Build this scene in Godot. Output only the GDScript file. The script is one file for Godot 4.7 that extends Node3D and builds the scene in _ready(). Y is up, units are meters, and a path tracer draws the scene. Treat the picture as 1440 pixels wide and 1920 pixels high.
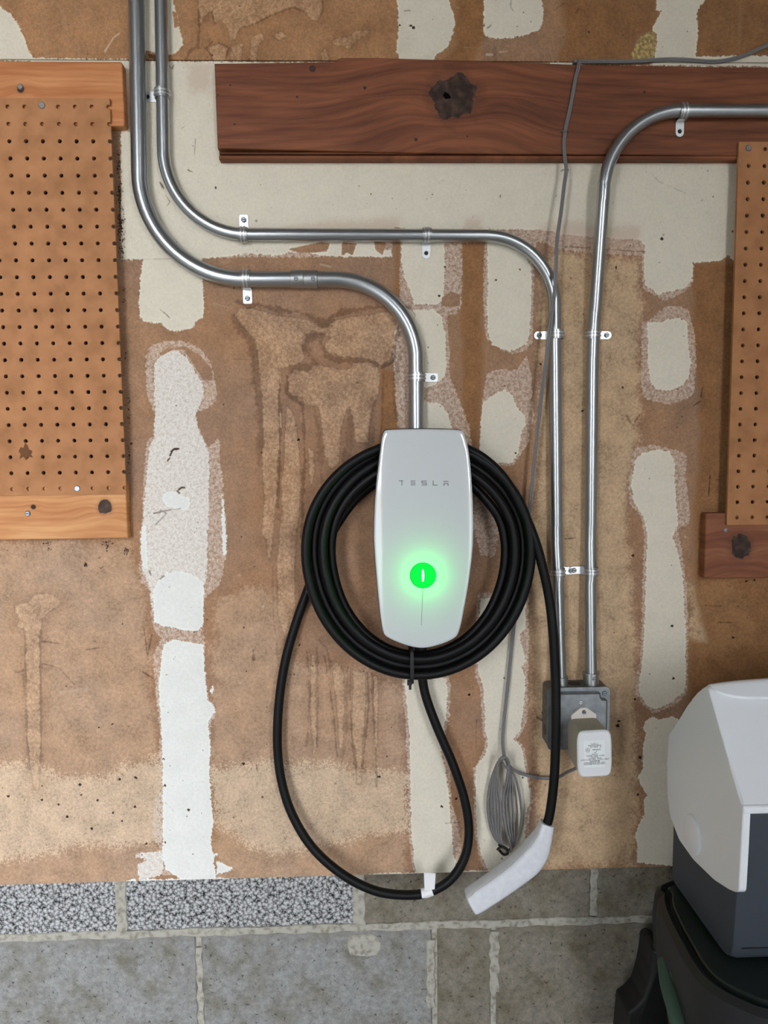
extends Node3D
# A garage wall: worn drywall with joint compound and water stains, conduits, a wall charger with its coiled cable.

const CAM := Vector3(0.0, 1.45, 1.268)
const FOCAL := 1442.0
var cam_basis := Basis(Vector3.UP, -0.0303) * Basis(Vector3.RIGHT, -0.0954) * Basis(Vector3.BACK, -0.0105)
var taken := {}
var M := {}

# ---------------------------------------------------------------- placing
func ray(px: float, py: float) -> Vector3:
	return cam_basis * Vector3((px - 720.0) / FOCAL, (960.0 - py) / FOCAL, -1.0)

func P(px: float, py: float, z := 0.0) -> Vector3:      # where the photograph's point lies on the upright plane at that distance from the wall
	var d := ray(px, py)
	return CAM + d * ((z - CAM.z) / d.z)

func PX(px: float, py: float, x: float) -> Vector3:     # the same on a plane square to the wall
	var d := ray(px, py)
	return CAM + d * ((x - CAM.x) / d.x)

func P2(px: float, py: float, z := 0.0) -> Vector2:
	var p := P(px, py, z)
	return Vector2(p.x, p.y)

func poly(a: Array, z := 0.0) -> PackedVector2Array:
	var o := PackedVector2Array()
	for i in range(0, a.size(), 2):
		o.append(P2(a[i], a[i + 1], z))
	return o

# ---------------------------------------------------------------- meshes
class MB:
	var v := PackedVector3Array()
	var f := PackedInt32Array()
	var uv_rect := Rect2()
	func add(nv: PackedVector3Array, nf: PackedInt32Array) -> void:
		var vol := 0.0
		var c := Vector3.ZERO
		for p in nv:
			c += p
		c /= maxf(1.0, nv.size())
		for i in range(0, nf.size(), 3):
			vol += (nv[nf[i]] - c).dot((nv[nf[i + 1]] - c).cross(nv[nf[i + 2]] - c))
		var b := v.size()
		v.append_array(nv)
		for i in range(0, nf.size(), 3):
			f.append(b + nf[i])
			f.append(b + (nf[i + 1] if vol >= 0 else nf[i + 2]))
			f.append(b + (nf[i + 2] if vol >= 0 else nf[i + 1]))
	func loft(rings: Array, cap0 := true, cap1 := true, closed := false) -> void:
		var nv := PackedVector3Array()
		var nf := PackedInt32Array()
		var n: int = rings[0].size()
		for r in rings:
			nv.append_array(r)
		var m := rings.size()
		for k in (m if closed else m - 1):
			var k2 := (k + 1) % m
			for i in n:
				var j := (i + 1) % n
				nf.append_array([k * n + i, k * n + j, k2 * n + j, k * n + i, k2 * n + j, k2 * n + i])
		if not closed:
			for e in 2:
				if not (cap0 if e == 0 else cap1):
					continue
				var ring: PackedVector3Array = rings[0] if e == 0 else rings[m - 1]
				var c := Vector3.ZERO
				for p in ring:
					c += p
				c /= n
				var at := nv.size()
				nv.append(c)
				var b := 0 if e == 0 else (m - 1) * n
				for i in n:
					var j := (i + 1) % n
					if e == 0:
						nf.append_array([at, b + j, b + i])
					else:
						nf.append_array([at, b + i, b + j])
		add(nv, nf)
	func prism(pl: PackedVector2Array, z0: float, z1: float, bev := 0.0, xf := Transform3D()) -> void:
		var p := pl
		if Geometry2D.is_polygon_clockwise(p):
			p = pl.duplicate()
			p.reverse()
		var n := p.size()
		var inset := PackedVector2Array()
		for i in n:
			var a := (p[i] - p[(i + n - 1) % n]).normalized()
			var b := (p[(i + 1) % n] - p[i]).normalized()
			var t := Vector2(-a.y - b.y, a.x + b.x)
			var k := maxf(0.35, t.normalized().dot(Vector2(-a.y, a.x)))
			inset.append(p[i] + t.normalized() * bev / k)
		var nv := PackedVector3Array()
		var nf := PackedInt32Array()
		var layers := [[p, z0], [p, z1]] if bev <= 0.0 else [[p, z0], [p, z1 - bev], [inset, z1]]
		for l in layers:
			for q in l[0]:
				nv.append(xf * Vector3(q.x, q.y, l[1]))
		for k in layers.size() - 1:
			for i in n:
				var j := (i + 1) % n
				nf.append_array([k * n + i, k * n + j, (k + 1) * n + j, k * n + i, (k + 1) * n + j, (k + 1) * n + i])
		var tri := Geometry2D.triangulate_polygon(p)
		var top := (layers.size() - 1) * n
		for i in range(0, tri.size(), 3):
			# triangulate_polygon keeps the polygon's own turn
			var a2: Vector2 = p[tri[i]]
			var ccw: bool = (p[tri[i + 1]] - a2).cross(p[tri[i + 2]] - a2) > 0
			var x := tri[i + 1] if ccw else tri[i + 2]
			var y := tri[i + 2] if ccw else tri[i + 1]
			nf.append_array([top + tri[i], top + x, top + y, tri[i], y, x])
		add(nv, nf)
	func box(c: Vector3, s: Vector3, bev := 0.0, xf := Transform3D()) -> void:
		var h := s / 2.0
		prism(PackedVector2Array([Vector2(c.x - h.x, c.y - h.y), Vector2(c.x + h.x, c.y - h.y), Vector2(c.x + h.x, c.y + h.y), Vector2(c.x - h.x, c.y + h.y)]), c.z - h.z, c.z + h.z, bev, xf)
	func tube(path: PackedVector3Array, r: float, sides := 14, squash := 1.0, radii := PackedFloat32Array()) -> void:
		var rings := []
		var n := path.size()
		var up := Vector3.ZERO
		for i in n:
			var t := (path[mini(i + 1, n - 1)] - path[maxi(i - 1, 0)]).normalized()
			if up == Vector3.ZERO:
				up = Vector3(0, 0, 1) if absf(t.z) < 0.8 else Vector3(0, 1, 0)
			up = (up - t * up.dot(t)).normalized()
			var s := t.cross(up)
			var ring := PackedVector3Array()
			var rr := r if radii.is_empty() else radii[i]
			for k in sides:
				var a := TAU * k / sides
				ring.append(path[i] + (s * cos(a) + up * sin(a) * squash) * rr)
			rings.append(ring)
		loft(rings)
	func mesh(crease := 38.0) -> ArrayMesh:
		var fn := PackedVector3Array()
		var inc := []
		inc.resize(v.size())
		for i in v.size():
			inc[i] = PackedInt32Array()
		var nf := f.size() / 3
		var unit := PackedVector3Array()
		for k in nf:
			var q := (v[f[3 * k + 1]] - v[f[3 * k]]).cross(v[f[3 * k + 2]] - v[f[3 * k]])
			fn.append(q)
			unit.append(q.normalized())
			for e in 3:
				inc[f[3 * k + e]].append(k)
		var lim := cos(deg_to_rad(crease))
		var ov := PackedVector3Array()
		var on := PackedVector3Array()
		var ou := PackedVector2Array()
		var has_uv := uv_rect.size.x > 0.0
		for k in nf:
			for e in [0, 2, 1]:
				var at: int = f[3 * k + e]
				var nn := Vector3.ZERO
				for o in inc[at]:
					if unit[o].dot(unit[k]) >= lim:
						nn += fn[o]
				ov.append(v[at])
				on.append(nn.normalized() if nn.length_squared() > 1e-24 else unit[k])
				if has_uv:
					ou.append(Vector2((v[at].x - uv_rect.position.x) / uv_rect.size.x, (uv_rect.end.y - v[at].y) / uv_rect.size.y))
		var arr := []
		arr.resize(Mesh.ARRAY_MAX)
		arr[Mesh.ARRAY_VERTEX] = ov
		arr[Mesh.ARRAY_NORMAL] = on
		if has_uv:
			arr[Mesh.ARRAY_TEX_UV] = ou
		var am := ArrayMesh.new()
		am.add_surface_from_arrays(Mesh.PRIMITIVE_TRIANGLES, arr)
		return am

func numbered(called: String) -> String:
	var n: int = taken.get(called, 0)
	taken[called] = n + 1
	return called if n == 0 else "%s_%03d" % [called, n]

func put(called: String, mb: MB, mat: Material, parent: Node3D, crease := 38.0) -> MeshInstance3D:
	return put_mesh(called, mb.mesh(crease), mat, parent)

func put_mesh(called: String, mesh: Mesh, mat: Material, parent: Node3D) -> MeshInstance3D:
	var o := MeshInstance3D.new()
	o.mesh = mesh
	o.material_override = mat
	o.cast_shadow = GeometryInstance3D.SHADOW_CASTING_SETTING_ON
	if parent == self:
		o.name = numbered(called)
		add_child(o)
	else:
		o.name = called
		parent.add_child(o, true)
	return o

func tag(o: Node3D, label: String, category: String, group := "") -> void:
	o.set_meta("label", label)
	o.set_meta("category", category)
	if group:
		o.set_meta("group", group)

func thing(called: String, label: String, category: String, group := "") -> Node3D:
	var o := Node3D.new()
	o.name = numbered(called)
	add_child(o)
	tag(o, label, category, group)
	return o

func structure(called: String) -> Node3D:
	var o := Node3D.new()
	o.name = called
	add_child(o)
	o.set_meta("kind", "structure")
	return o

func mat(albedo: Color, rough := 0.7, metal := 0.0, spec := 0.5) -> StandardMaterial3D:
	var m := StandardMaterial3D.new()
	m.albedo_color = albedo
	m.roughness = rough
	m.metallic = metal
	m.metallic_specular = spec
	return m

func rgb(r: float, g: float, b: float) -> Color:
	return Color(r / 255.0, g / 255.0, b / 255.0)

func noise_tex(freq: float, kind: int, ramp: Array, size := 512, octaves := 4, seed_ := 1, stretch := 1.0) -> NoiseTexture2D:
	var n := FastNoiseLite.new()
	n.noise_type = kind
	n.frequency = freq
	n.fractal_octaves = octaves
	n.seed = seed_
	var t := NoiseTexture2D.new()
	t.width = size
	t.height = size
	t.seamless = true
	t.noise = n
	var g := Gradient.new()
	g.offsets = PackedFloat32Array()
	g.colors = PackedColorArray()
	var offs := PackedFloat32Array()
	var cols := PackedColorArray()
	for a in ramp:
		offs.append(a[0])
		cols.append(a[1])
	g.offsets = offs
	g.colors = cols
	t.color_ramp = g
	return t

func world_tex(m: StandardMaterial3D, per_metre: float) -> StandardMaterial3D:
	m.uv1_triplanar = true
	m.uv1_world_triplanar = true
	m.uv1_scale = Vector3.ONE * per_metre
	return m

func field(freq: float, w: int, h: int, seed_: int, octaves := 3, kind := FastNoiseLite.TYPE_SIMPLEX_SMOOTH) -> PackedByteArray:
	var n := FastNoiseLite.new()
	n.noise_type = kind
	n.frequency = freq
	n.fractal_octaves = octaves
	n.seed = seed_
	return n.get_image(w, h, false, false, false).get_data()

func catmull(pts: PackedVector3Array, per := 8, closed := false) -> PackedVector3Array:
	var o := PackedVector3Array()
	var n := pts.size()
	for i in (n if closed else n - 1):
		var a := pts[(i + n - 1) % n] if closed else pts[maxi(i - 1, 0)]
		var b := pts[i]
		var c := pts[(i + 1) % n]
		var d := pts[(i + 2) % n] if closed else pts[mini(i + 2, n - 1)]
		for k in per:
			o.append(b.cubic_interpolate(c, a, d, float(k) / per))
	if not closed:
		o.append(pts[n - 1])
	return o

func circle(c: Vector2, r: float, n := 16, ph := 0.0) -> PackedVector2Array:
	var o := PackedVector2Array()
	for k in n:
		o.append(c + Vector2(cos(TAU * k / n + ph), sin(TAU * k / n + ph)) * r)
	return o

func rounded(pl: PackedVector2Array, r: float, seg := 5) -> PackedVector2Array:
	var o := PackedVector2Array()
	var n := pl.size()
	for i in n:
		var a := (pl[(i + n - 1) % n] - pl[i])
		var b := (pl[(i + 1) % n] - pl[i])
		var k := minf(r, minf(a.length(), b.length()) * 0.48)
		var p0 := pl[i] + a.normalized() * k
		var p1 := pl[i] + b.normalized() * k
		for s in seg + 1:
			var t := float(s) / seg
			o.append(p0.lerp(pl[i], t).lerp(pl[i].lerp(p1, t), t))
	return o

func rect(x0: float, y0: float, x1: float, y1: float) -> PackedVector2Array:
	return PackedVector2Array([Vector2(x0, y0), Vector2(x1, y0), Vector2(x1, y1), Vector2(x0, y1)])

# a run of conduit: corners in space with a bend radius at each
func bent(corners: Array, radii: Array) -> PackedVector3Array:
	var o := PackedVector3Array()
	o.append(corners[0])
	for i in range(1, corners.size() - 1):
		var c: Vector3 = corners[i]
		var a: Vector3 = (corners[i - 1] - c).normalized()
		var b: Vector3 = (corners[i + 1] - c).normalized()
		var r: float = radii[i - 1]
		var half := a.angle_to(b) / 2.0
		var run := r / tan(half)
		var centre := c + (a + b).normalized() * r / sin(half)
		var s := c + a * run - centre
		var e := c + b * run - centre
		for k in 19:
			o.append(centre + s.slerp(e, k / 18.0))
	o.append(corners[-1])
	return o

# ---------------------------------------------------------------- the drywall's colours
const TX0 := -0.84
const TX1 := 0.92
const TYTOP := 2.24
var TY0 := 0.7
const RES := 1120.0        # pixels a metre
var tw := 0
var th := 0
const Q := 2               # the distance fields are this much coarser
var fields := {}

func tex(px: float, py: float) -> Vector2:
	var p := P(px, py)
	return Vector2((p.x - TX0) * RES, (TYTOP - p.y) * RES)

func patch(kind: String, a: Array) -> void:
	if not fields.has(kind):
		var e := PackedFloat32Array()
		e.resize((tw / Q + 1) * (th / Q + 1))
		e.fill(-16.0)
		fields[kind] = e
	var fl: PackedFloat32Array = fields[kind]
	var w := tw / Q + 1
	var h := th / Q + 1
	var pts := PackedVector2Array()
	var lo := Vector2(1e9, 1e9)
	var hi := -lo
	for i in range(0, a.size(), 2):
		var p := tex(a[i], a[i + 1]) / Q
		pts.append(p)
		lo = lo.min(p)
		hi = hi.max(p)
	var mm := 1000.0 * Q / RES
	var n := pts.size()
	for y in range(maxi(0, int(lo.y) - 7), mini(h, int(hi.y) + 8)):
		for x in range(maxi(0, int(lo.x) - 7), mini(w, int(hi.x) + 8)):
			var q := Vector2(x, y)
			var best := 1e9
			var inside := false
			var b := pts[n - 1]
			for c in pts:
				var e := c - b
				var g := q - b
				var t := clampf(g.dot(e) / maxf(e.length_squared(), 1e-9), 0.0, 1.0)
				best = minf(best, (g - e * t).length_squared())
				if (b.y > y) != (c.y > y) and x < (c.x - b.x) * (y - b.y) / (c.y - b.y) + b.x:
					inside = not inside
				b = c
			var d := sqrt(best) * mm
			if not inside:
				d = -d
			var at := y * w + x
			if d > fl[at]:
				fl[at] = minf(d, 16.0)
	fields[kind] = fl

func full(kind: String) -> PackedByteArray:
	var w := tw / Q + 1
	var h := th / Q + 1
	var by := PackedByteArray()
	by.resize(w * h)
	var fl: PackedFloat32Array = fields[kind]
	for i in fl.size():
		by[i] = clampi(int((fl[i] + 16.0) * 8.0), 0, 255)
	var im := Image.create_from_data(w, h, false, Image.FORMAT_L8, by)
	im.resize(w * Q, h * Q, Image.INTERPOLATE_BILINEAR)
	return im.get_data()

func wall_patches() -> void:
	# C: solid joint compound, B: rubbed-down compound, A: thin pinkish skim, bare: chips where the paper shows again
	patch("C", [225,112, 1390,125, 1390,489, 1372,487, 1365,477, 1352,487, 1300,493, 1290,482, 1215,474, 1200,450, 1060,440, 1010,430, 870,430, 760,430, 740,425, 700,455, 735,470, 735,481, 612,481, 560,470, 520,478, 460,476, 400,483, 225,487])
	patch("A", [225,112, 1390,125, 1390,470, 1300,490, 1205,478, 1130,476, 1060,468, 1010,452, 870,455, 750,458, 735,481, 480,481, 225,485])
	patch("bare", [540,466, 600,452, 618,455, 612,470, 575,473, 556,472])
	patch("bare", [640,452, 668,455, 660,478, 650,472, 640,478])
	patch("bare", [700,450, 724,455, 716,478, 702,468])
	patch("bare", [735,440, 750,440, 750,500, 735,500])
	patch("rub", [470,425, 600,405, 690,408, 757,395, 757,440, 700,440, 600,438, 480,440])
	patch("rub", [862,402, 908,400, 908,440, 864,440])
	patch("rub", [1000,420, 1060,405, 1130,410, 1205,418, 1208,478, 1060,470, 1010,450])
	patch("rub", [340,110, 400,115, 400,180, 350,185])
	# strip beside the left pegboard
	patch("C", [268,478, 262,520, 258,570, 262,595, 268,602, 300,605, 312,616, 322,621, 345,619, 362,612, 366,602, 380,594, 382,570, 380,540, 378,500, 376,478])
	patch("A", [272,668, 280,650, 300,640, 330,637, 355,641, 375,655, 392,675, 400,700, 406,740, 404,752, 385,765, 370,772, 362,785, 372,800, 380,820, 390,838, 400,830, 404,822, 410,822, 411,850, 416,900, 421,960, 425,1010, 424,1040, 418,1055, 417,1075, 410,1095, 395,1110, 383,1120, 380,1140, 381,1200, 350,1200, 305,1200, 288,1180, 283,1160, 281,1110, 278,1103, 264,1092, 260,1070, 262,1010, 266,950, 270,880, 274,826, 286,818, 289,775, 283,760, 275,740, 272,700])
	patch("bare", [300,668, 322,655, 345,655, 366,690, 380,712, 398,712, 395,690, 375,665, 345,648, 310,652, 296,662])
	patch("B", [288,680, 300,666, 322,657, 332,656, 350,670, 362,690, 378,715, 380,738, 370,770, 366,775, 372,805, 384,830, 390,845, 392,880, 390,960, 388,1040, 388,1070, 383,1090, 381,1120, 381,1170, 370,1183, 355,1182, 330,1178, 300,1172, 288,1165, 283,1130, 280,1100, 265,1070, 264,1010, 268,950, 275,880, 278,840, 288,820, 289,760, 287,710])
	patch("D", [300,1078, 330,1068, 360,1076, 381,1092, 381,1170, 370,1183, 355,1182, 330,1178, 300,1172, 288,1165, 285,1110])
	patch("D", [302,935, 307,923, 320,918, 333,922, 340,929, 352,931, 357,940, 353,953, 345,957, 325,951, 308,948])
	patch("D", [414,925, 419,940, 424,1010, 424,1038, 417,1040, 415,1000])
	patch("D", [264,985, 272,985, 275,1020, 278,1065, 268,1068, 262,1040])
	patch("A", [300,1195, 382,1190, 383,1240, 388,1300, 392,1318, 403,1325, 402,1340, 395,1350, 394,1400, 391,1440, 397,1500, 395,1560, 398,1600, 398,1640, 302,1640, 300,1595, 290,1575, 285,1550, 290,1500, 304,1480, 298,1420, 297,1385, 300,1380, 292,1310, 287,1250, 288,1225])
	patch("D", [306,1206, 325,1198, 350,1202, 380,1208, 384,1260, 388,1310, 400,1322, 402,1335, 390,1350, 394,1400, 391,1440, 396,1500, 399,1540, 395,1580, 398,1600, 408,1598, 400,1612, 404,1640, 402,1648, 340,1648, 322,1638, 308,1628, 303,1600, 304,1520, 304,1450, 302,1400, 300,1350, 296,1290, 302,1230])
	patch("D", [392,1296, 398,1283, 401,1290, 396,1302])
	patch("B", [253,1602, 262,1597, 300,1596, 305,1600, 306,1630, 300,1640, 268,1648, 262,1652, 258,1640, 256,1618, 275,1612, 254,1607])
	patch("D", [404,1612, 420,1620, 437,1628, 428,1634, 405,1638])
	patch("D", [262,1648, 400,1645, 455,1646, 460,1650, 262,1657])
	patch("D", [236,1650, 250,1646, 256,1650, 252,1656, 238,1656])
	# above the seam
	patch("C", [-160,-80, -40,-40, 0,12, 20,25, 30,40, 45,70, 52,92, 60,105, 70,114, -160,112])
	patch("C", [60,107, 240,110, 240,118, 60,118])
	patch("C", [268,-80, 322,-80, 324,0, 333,40, 343,82, 330,98, 316,103, 285,98, 270,92])
	patch("bare", [322,20, 330,22, 334,48, 326,52])
	patch("C", [745,-80, 744,0, 746,60, 742,95, 748,112, 812,113, 820,100, 838,90, 850,60, 853,40, 848,20, 842,0, 840,-80])
	patch("C", [906,-80, 906,15, 905,60, 912,68, 940,72, 975,68, 1010,55, 1019,30, 1016,0, 1014,-80])
	patch("C", [1229,-80, 1230,18, 1240,20, 1228,40, 1222,55, 1230,62, 1230,90, 1222,116, 1215,122, 1600,126, 1600,100, 1302,105, 1306,80, 1308,50, 1306,25, 1312,12, 1322,0, 1330,-80])
	patch("C", [1030,114, 1080,115, 1080,122, 1030,122])
	patch("tear", [1230,62, 1215,58, 1200,68, 1188,86, 1183,108, 1192,117, 1220,117, 1228,100])
	# middle strip
	patch("A", [748,450, 864,450, 866,500, 864,575, 846,600, 842,640, 842,700, 860,750, 880,800, 890,880, 748,880, 742,760, 735,660, 748,560])
	patch("bare", [828,556, 845,546, 862,552, 860,572, 842,575, 826,572])
	patch("bare", [838,590, 858,588, 860,640, 850,668, 840,650])
	patch("C", [753,450, 832,450, 834,500, 830,560, 820,570, 775,570, 768,545, 757,520, 750,490])
	patch("C", [760,580, 812,578, 828,592, 834,620, 836,680, 834,705, 815,722, 800,726, 780,722, 770,680])
	patch("C", [790,752, 825,755, 840,775, 846,800, 852,900, 785,900])
	patch("A", [908,450, 1005,450, 1000,500, 998,640, 985,655, 960,662, 930,650, 910,630, 905,560, 906,510])
	patch("C", [914,515, 912,450, 960,450, 985,470, 996,505, 996,560, 992,630, 985,645, 960,658, 940,655, 920,645, 913,620, 912,560])
	patch("A", [912,700, 930,692, 970,692, 975,680, 986,668, 995,700, 1000,780, 990,830, 975,850, 960,872, 905,872, 898,850, 902,760, 908,720])
	patch("C", [903,755, 925,738, 945,728, 960,740, 970,765, 985,780, 985,795, 975,820, 970,850, 960,868, 900,868, 898,830])
	patch("A", [896,895, 925,930, 935,1000, 925,1045, 900,1040, 885,980])
	patch("C", [899,1120, 985,1120, 985,1175, 974,1190, 984,1236, 977,1250, 985,1270, 984,1290, 978,1345, 976,1368, 962,1385, 978,1400, 983,1430, 990,1470, 994,1500, 988,1520, 983,1560, 985,1632, 914,1634, 900,1600, 893,1560, 890,1500, 890,1440, 896,1428, 910,1410, 913,1385, 908,1370, 906,1290, 897,1262, 893,1240])
	patch("A", [893,1110, 990,1110, 990,1245, 988,1345, 980,1370, 968,1385, 982,1400, 990,1440, 997,1500, 992,1530, 988,1590, 988,1634, 906,1634, 896,1600, 889,1560, 886,1440, 905,1410, 909,1385, 903,1370, 900,1290, 889,1262])
	patch("C", [757,1270, 762,1330, 767,1400, 768,1450, 768,1500, 770,1560, 774,1610, 779,1637, 850,1633, 855,1618, 850,1600, 846,1560, 843,1520, 842,1495, 838,1470, 834,1440, 826,1410, 828,1380, 836,1345, 838,1300, 836,1270])
	patch("A", [752,1265, 757,1330, 762,1420, 765,1560, 774,1636, 852,1634, 865,1590, 858,1545, 845,1500, 842,1440, 832,1405, 834,1370, 843,1340, 844,1290, 840,1265])
	patch("C", [690,1637, 850,1632, 900,1631, 935,1630, 935,1640, 690,1645])
	# right strip
	patch("C", [1207,450, 1300,450, 1298,500, 1297,525, 1285,538, 1262,545, 1245,548, 1232,552, 1222,543, 1207,536, 1206,500])
	patch("A", [1202,450, 1300,450, 1298,528, 1285,545, 1262,556, 1245,562, 1225,552, 1204,540])
	patch("A", [1202,605, 1220,597, 1245,575, 1270,573, 1290,580, 1297,610, 1303,640, 1304,680, 1302,720, 1300,738, 1285,748, 1255,756, 1215,750, 1203,740, 1201,680])
	patch("C", [1212,605, 1225,601, 1240,603, 1250,596, 1275,595, 1287,603, 1290,640, 1295,680, 1292,705, 1280,722, 1255,732, 1230,730, 1218,715, 1213,660])
	patch("A", [1188,840, 1195,838, 1225,833, 1245,838, 1270,843, 1285,850, 1287,870, 1284,890, 1288,920, 1293,960, 1291,982, 1275,988, 1268,992, 1272,1005, 1277,1030, 1287,1100, 1289,1180, 1288,1300, 1262,1322, 1225,1338, 1205,1322, 1190,1295, 1192,1270, 1200,1230, 1202,1150, 1204,1050, 1208,1000, 1200,965, 1180,945, 1178,915, 1182,880, 1185,855])
	patch("C", [1190,860, 1205,848, 1230,842, 1255,845, 1265,870, 1265,900, 1268,950, 1272,985, 1266,992, 1260,1005, 1270,1030, 1280,1080, 1285,1180, 1286,1260, 1284,1298, 1270,1305, 1258,1316, 1240,1326, 1225,1330, 1210,1322, 1202,1308, 1196,1295, 1198,1270, 1204,1230, 1208,1150, 1210,1050, 1213,1000, 1208,978, 1200,960, 1187,942, 1182,910])
	patch("C", [1208,1352, 1222,1342, 1235,1348, 1260,1342, 1290,1360, 1290,1626, 1192,1616, 1194,1580, 1190,1570, 1196,1545, 1208,1525, 1205,1500, 1212,1490, 1200,1470, 1195,1455, 1204,1440, 1204,1400, 1210,1375, 1204,1362])
	# pale, rubbed paper
	patch("pale", [-160,1440, 20,1432, 60,1425, 110,1452, 200,1455, 240,1432, 310,1415, 310,1580, 230,1585, 150,1585, 100,1598, 0,1615, -160,1620])
	patch("pale", [390,1440, 450,1432, 520,1428, 600,1430, 680,1440, 765,1450, 768,1555, 700,1565, 620,1580, 520,1600, 470,1588, 430,1562, 395,1530])
	patch("tan", [1010,480, 1060,470, 1205,486, 1202,560, 1205,700, 1200,830, 1176,940, 1196,1200, 1196,1300, 1200,1500, 1190,1625, 1000,1628, 1002,1500, 994,1300, 985,1100, 1000,900, 1006,700])
	patch("tan", [1285,1090, 1400,1092, 1420,1180, 1380,1230, 1295,1230])
	patch("warm", [-160,-90, 905,-90, 905,112, -160,112])
	patch("wash", [-160,1005, 100,1012, 240,1010, 262,1060, 280,1180, 286,1300, 300,1450, 300,1660, -160,1670])
	patch("wash", [400,1120, 470,1090, 520,1100, 560,1240, 700,1250, 760,1300, 765,1660, 400,1660, 392,1400])
	# paper gone darker with age and oil
	patch("aged", [1028,-90, 1235,-90, 1232,60, 1200,70, 1180,120, 1040,120, 1060,60])
	patch("aged", [1300,-90, 1620,-90, 1620,108, 1298,108])
	patch("aged", [850,-60, 912,-60, 912,70, 880,118, 820,118, 850,80])
	patch("aged", [864,452, 912,452, 904,560, 905,700, 895,860, 866,860, 862,600])
	patch("aged", [1296,492, 1620,480, 1620,1240, 1330,1240, 1300,1120, 1300,960, 1310,800, 1296,620])
	patch("aged", [1290,1200, 1620,1200, 1620,1700, 1280,1640])
	patch("aged", [738,455, 751,455, 749,560, 738,580])
	patch("aged", [715,690, 744,690, 748,800, 742,870, 706,870])
	# water stains: lighter than the paper, with a dark tide line
	patch("stain", [438,590, 450,577, 470,575, 490,582, 520,590, 545,593, 580,600, 597,612, 612,612, 625,600, 650,593, 700,588, 722,583, 740,588, 746,610, 742,640, 740,665, 735,680, 715,687, 705,680, 690,673, 665,670, 640,668, 612,660, 607,650, 610,640, 620,632, 605,626, 575,626, 572,640, 566,650, 570,672, 555,685, 545,683, 530,690, 520,690, 527,700, 525,720, 520,745, 522,780, 524,850, 522,900, 516,950, 511,1020, 505,1050, 500,1040, 497,1010, 490,1000, 494,930, 490,870, 492,800, 490,740, 484,690, 478,640, 468,625, 450,612])
	patch("stain", [540,700, 552,690, 575,694, 590,680, 640,692, 655,690, 660,678, 695,678, 705,685, 712,700, 708,740, 698,760, 692,800, 690,830, 665,830, 660,790, 655,760, 648,770, 640,800, 635,870, 620,880, 608,860, 604,820, 600,780, 595,762, 570,760, 565,745, 545,742, 538,730])
	patch("stain", [535,757, 548,770, 556,800, 560,850, 564,900, 560,960, 556,1000, 552,1050, 552,1150, 560,1210, 545,1230, 532,1190, 520,1150, 518,1060, 522,1000, 527,955, 526,905, 532,850, 533,800])
	patch("stain", [577,838, 588,845, 590,880, 582,912, 577,880])
	patch("stain", [620,1238, 632,1240, 643,1255, 646,1300, 643,1380, 640,1420, 634,1400, 630,1330, 624,1270])
	patch("stain", [660,1255, 684,1260, 686,1300, 683,1360, 679,1400, 677,1470, 668,1470, 665,1410, 658,1370, 660,1300])
	patch("stain", [698,1265, 709,1265, 707,1400, 701,1400])
	patch("stain", [582,1225, 591,1228, 593,1400, 586,1420, 580,1330])
	patch("stain", [25,1133, 50,1128, 65,1112, 85,1111, 100,1114, 113,1126, 105,1140, 90,1147, 80,1160, 77,1175, 74,1200, 75,1290, 76,1380, 75,1440, 72,1480, 62,1480, 55,1430, 50,1380, 48,1290, 46,1240, 46,1180, 40,1178, 28,1172, 35,1160, 28,1148])
	patch("stain", [365,-80, 600,-80, 604,0, 605,20, 595,38, 583,37, 570,22, 550,12, 530,18, 505,28, 480,42, 465,48, 452,50, 445,60, 440,75, 430,75, 425,50, 412,35, 400,45, 395,20, 385,30, 372,50, 370,15])
	patch("stain", [388,88, 410,79, 430,88, 424,100, 418,117, 400,117])
	patch("stain", [431,82, 455,80, 452,117, 430,117])
	patch("stain", [470,68, 490,61, 496,73, 485,83, 480,117, 464,117])
	patch("stain", [508,66, 525,57, 538,66, 522,75])
	patch("stain", [620,76, 635,68, 655,65, 670,55, 695,54, 690,62, 670,75, 655,92, 640,85, 622,83])
	patch("stain", [600,98, 608,88, 615,95, 617,120, 602,120])

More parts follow.
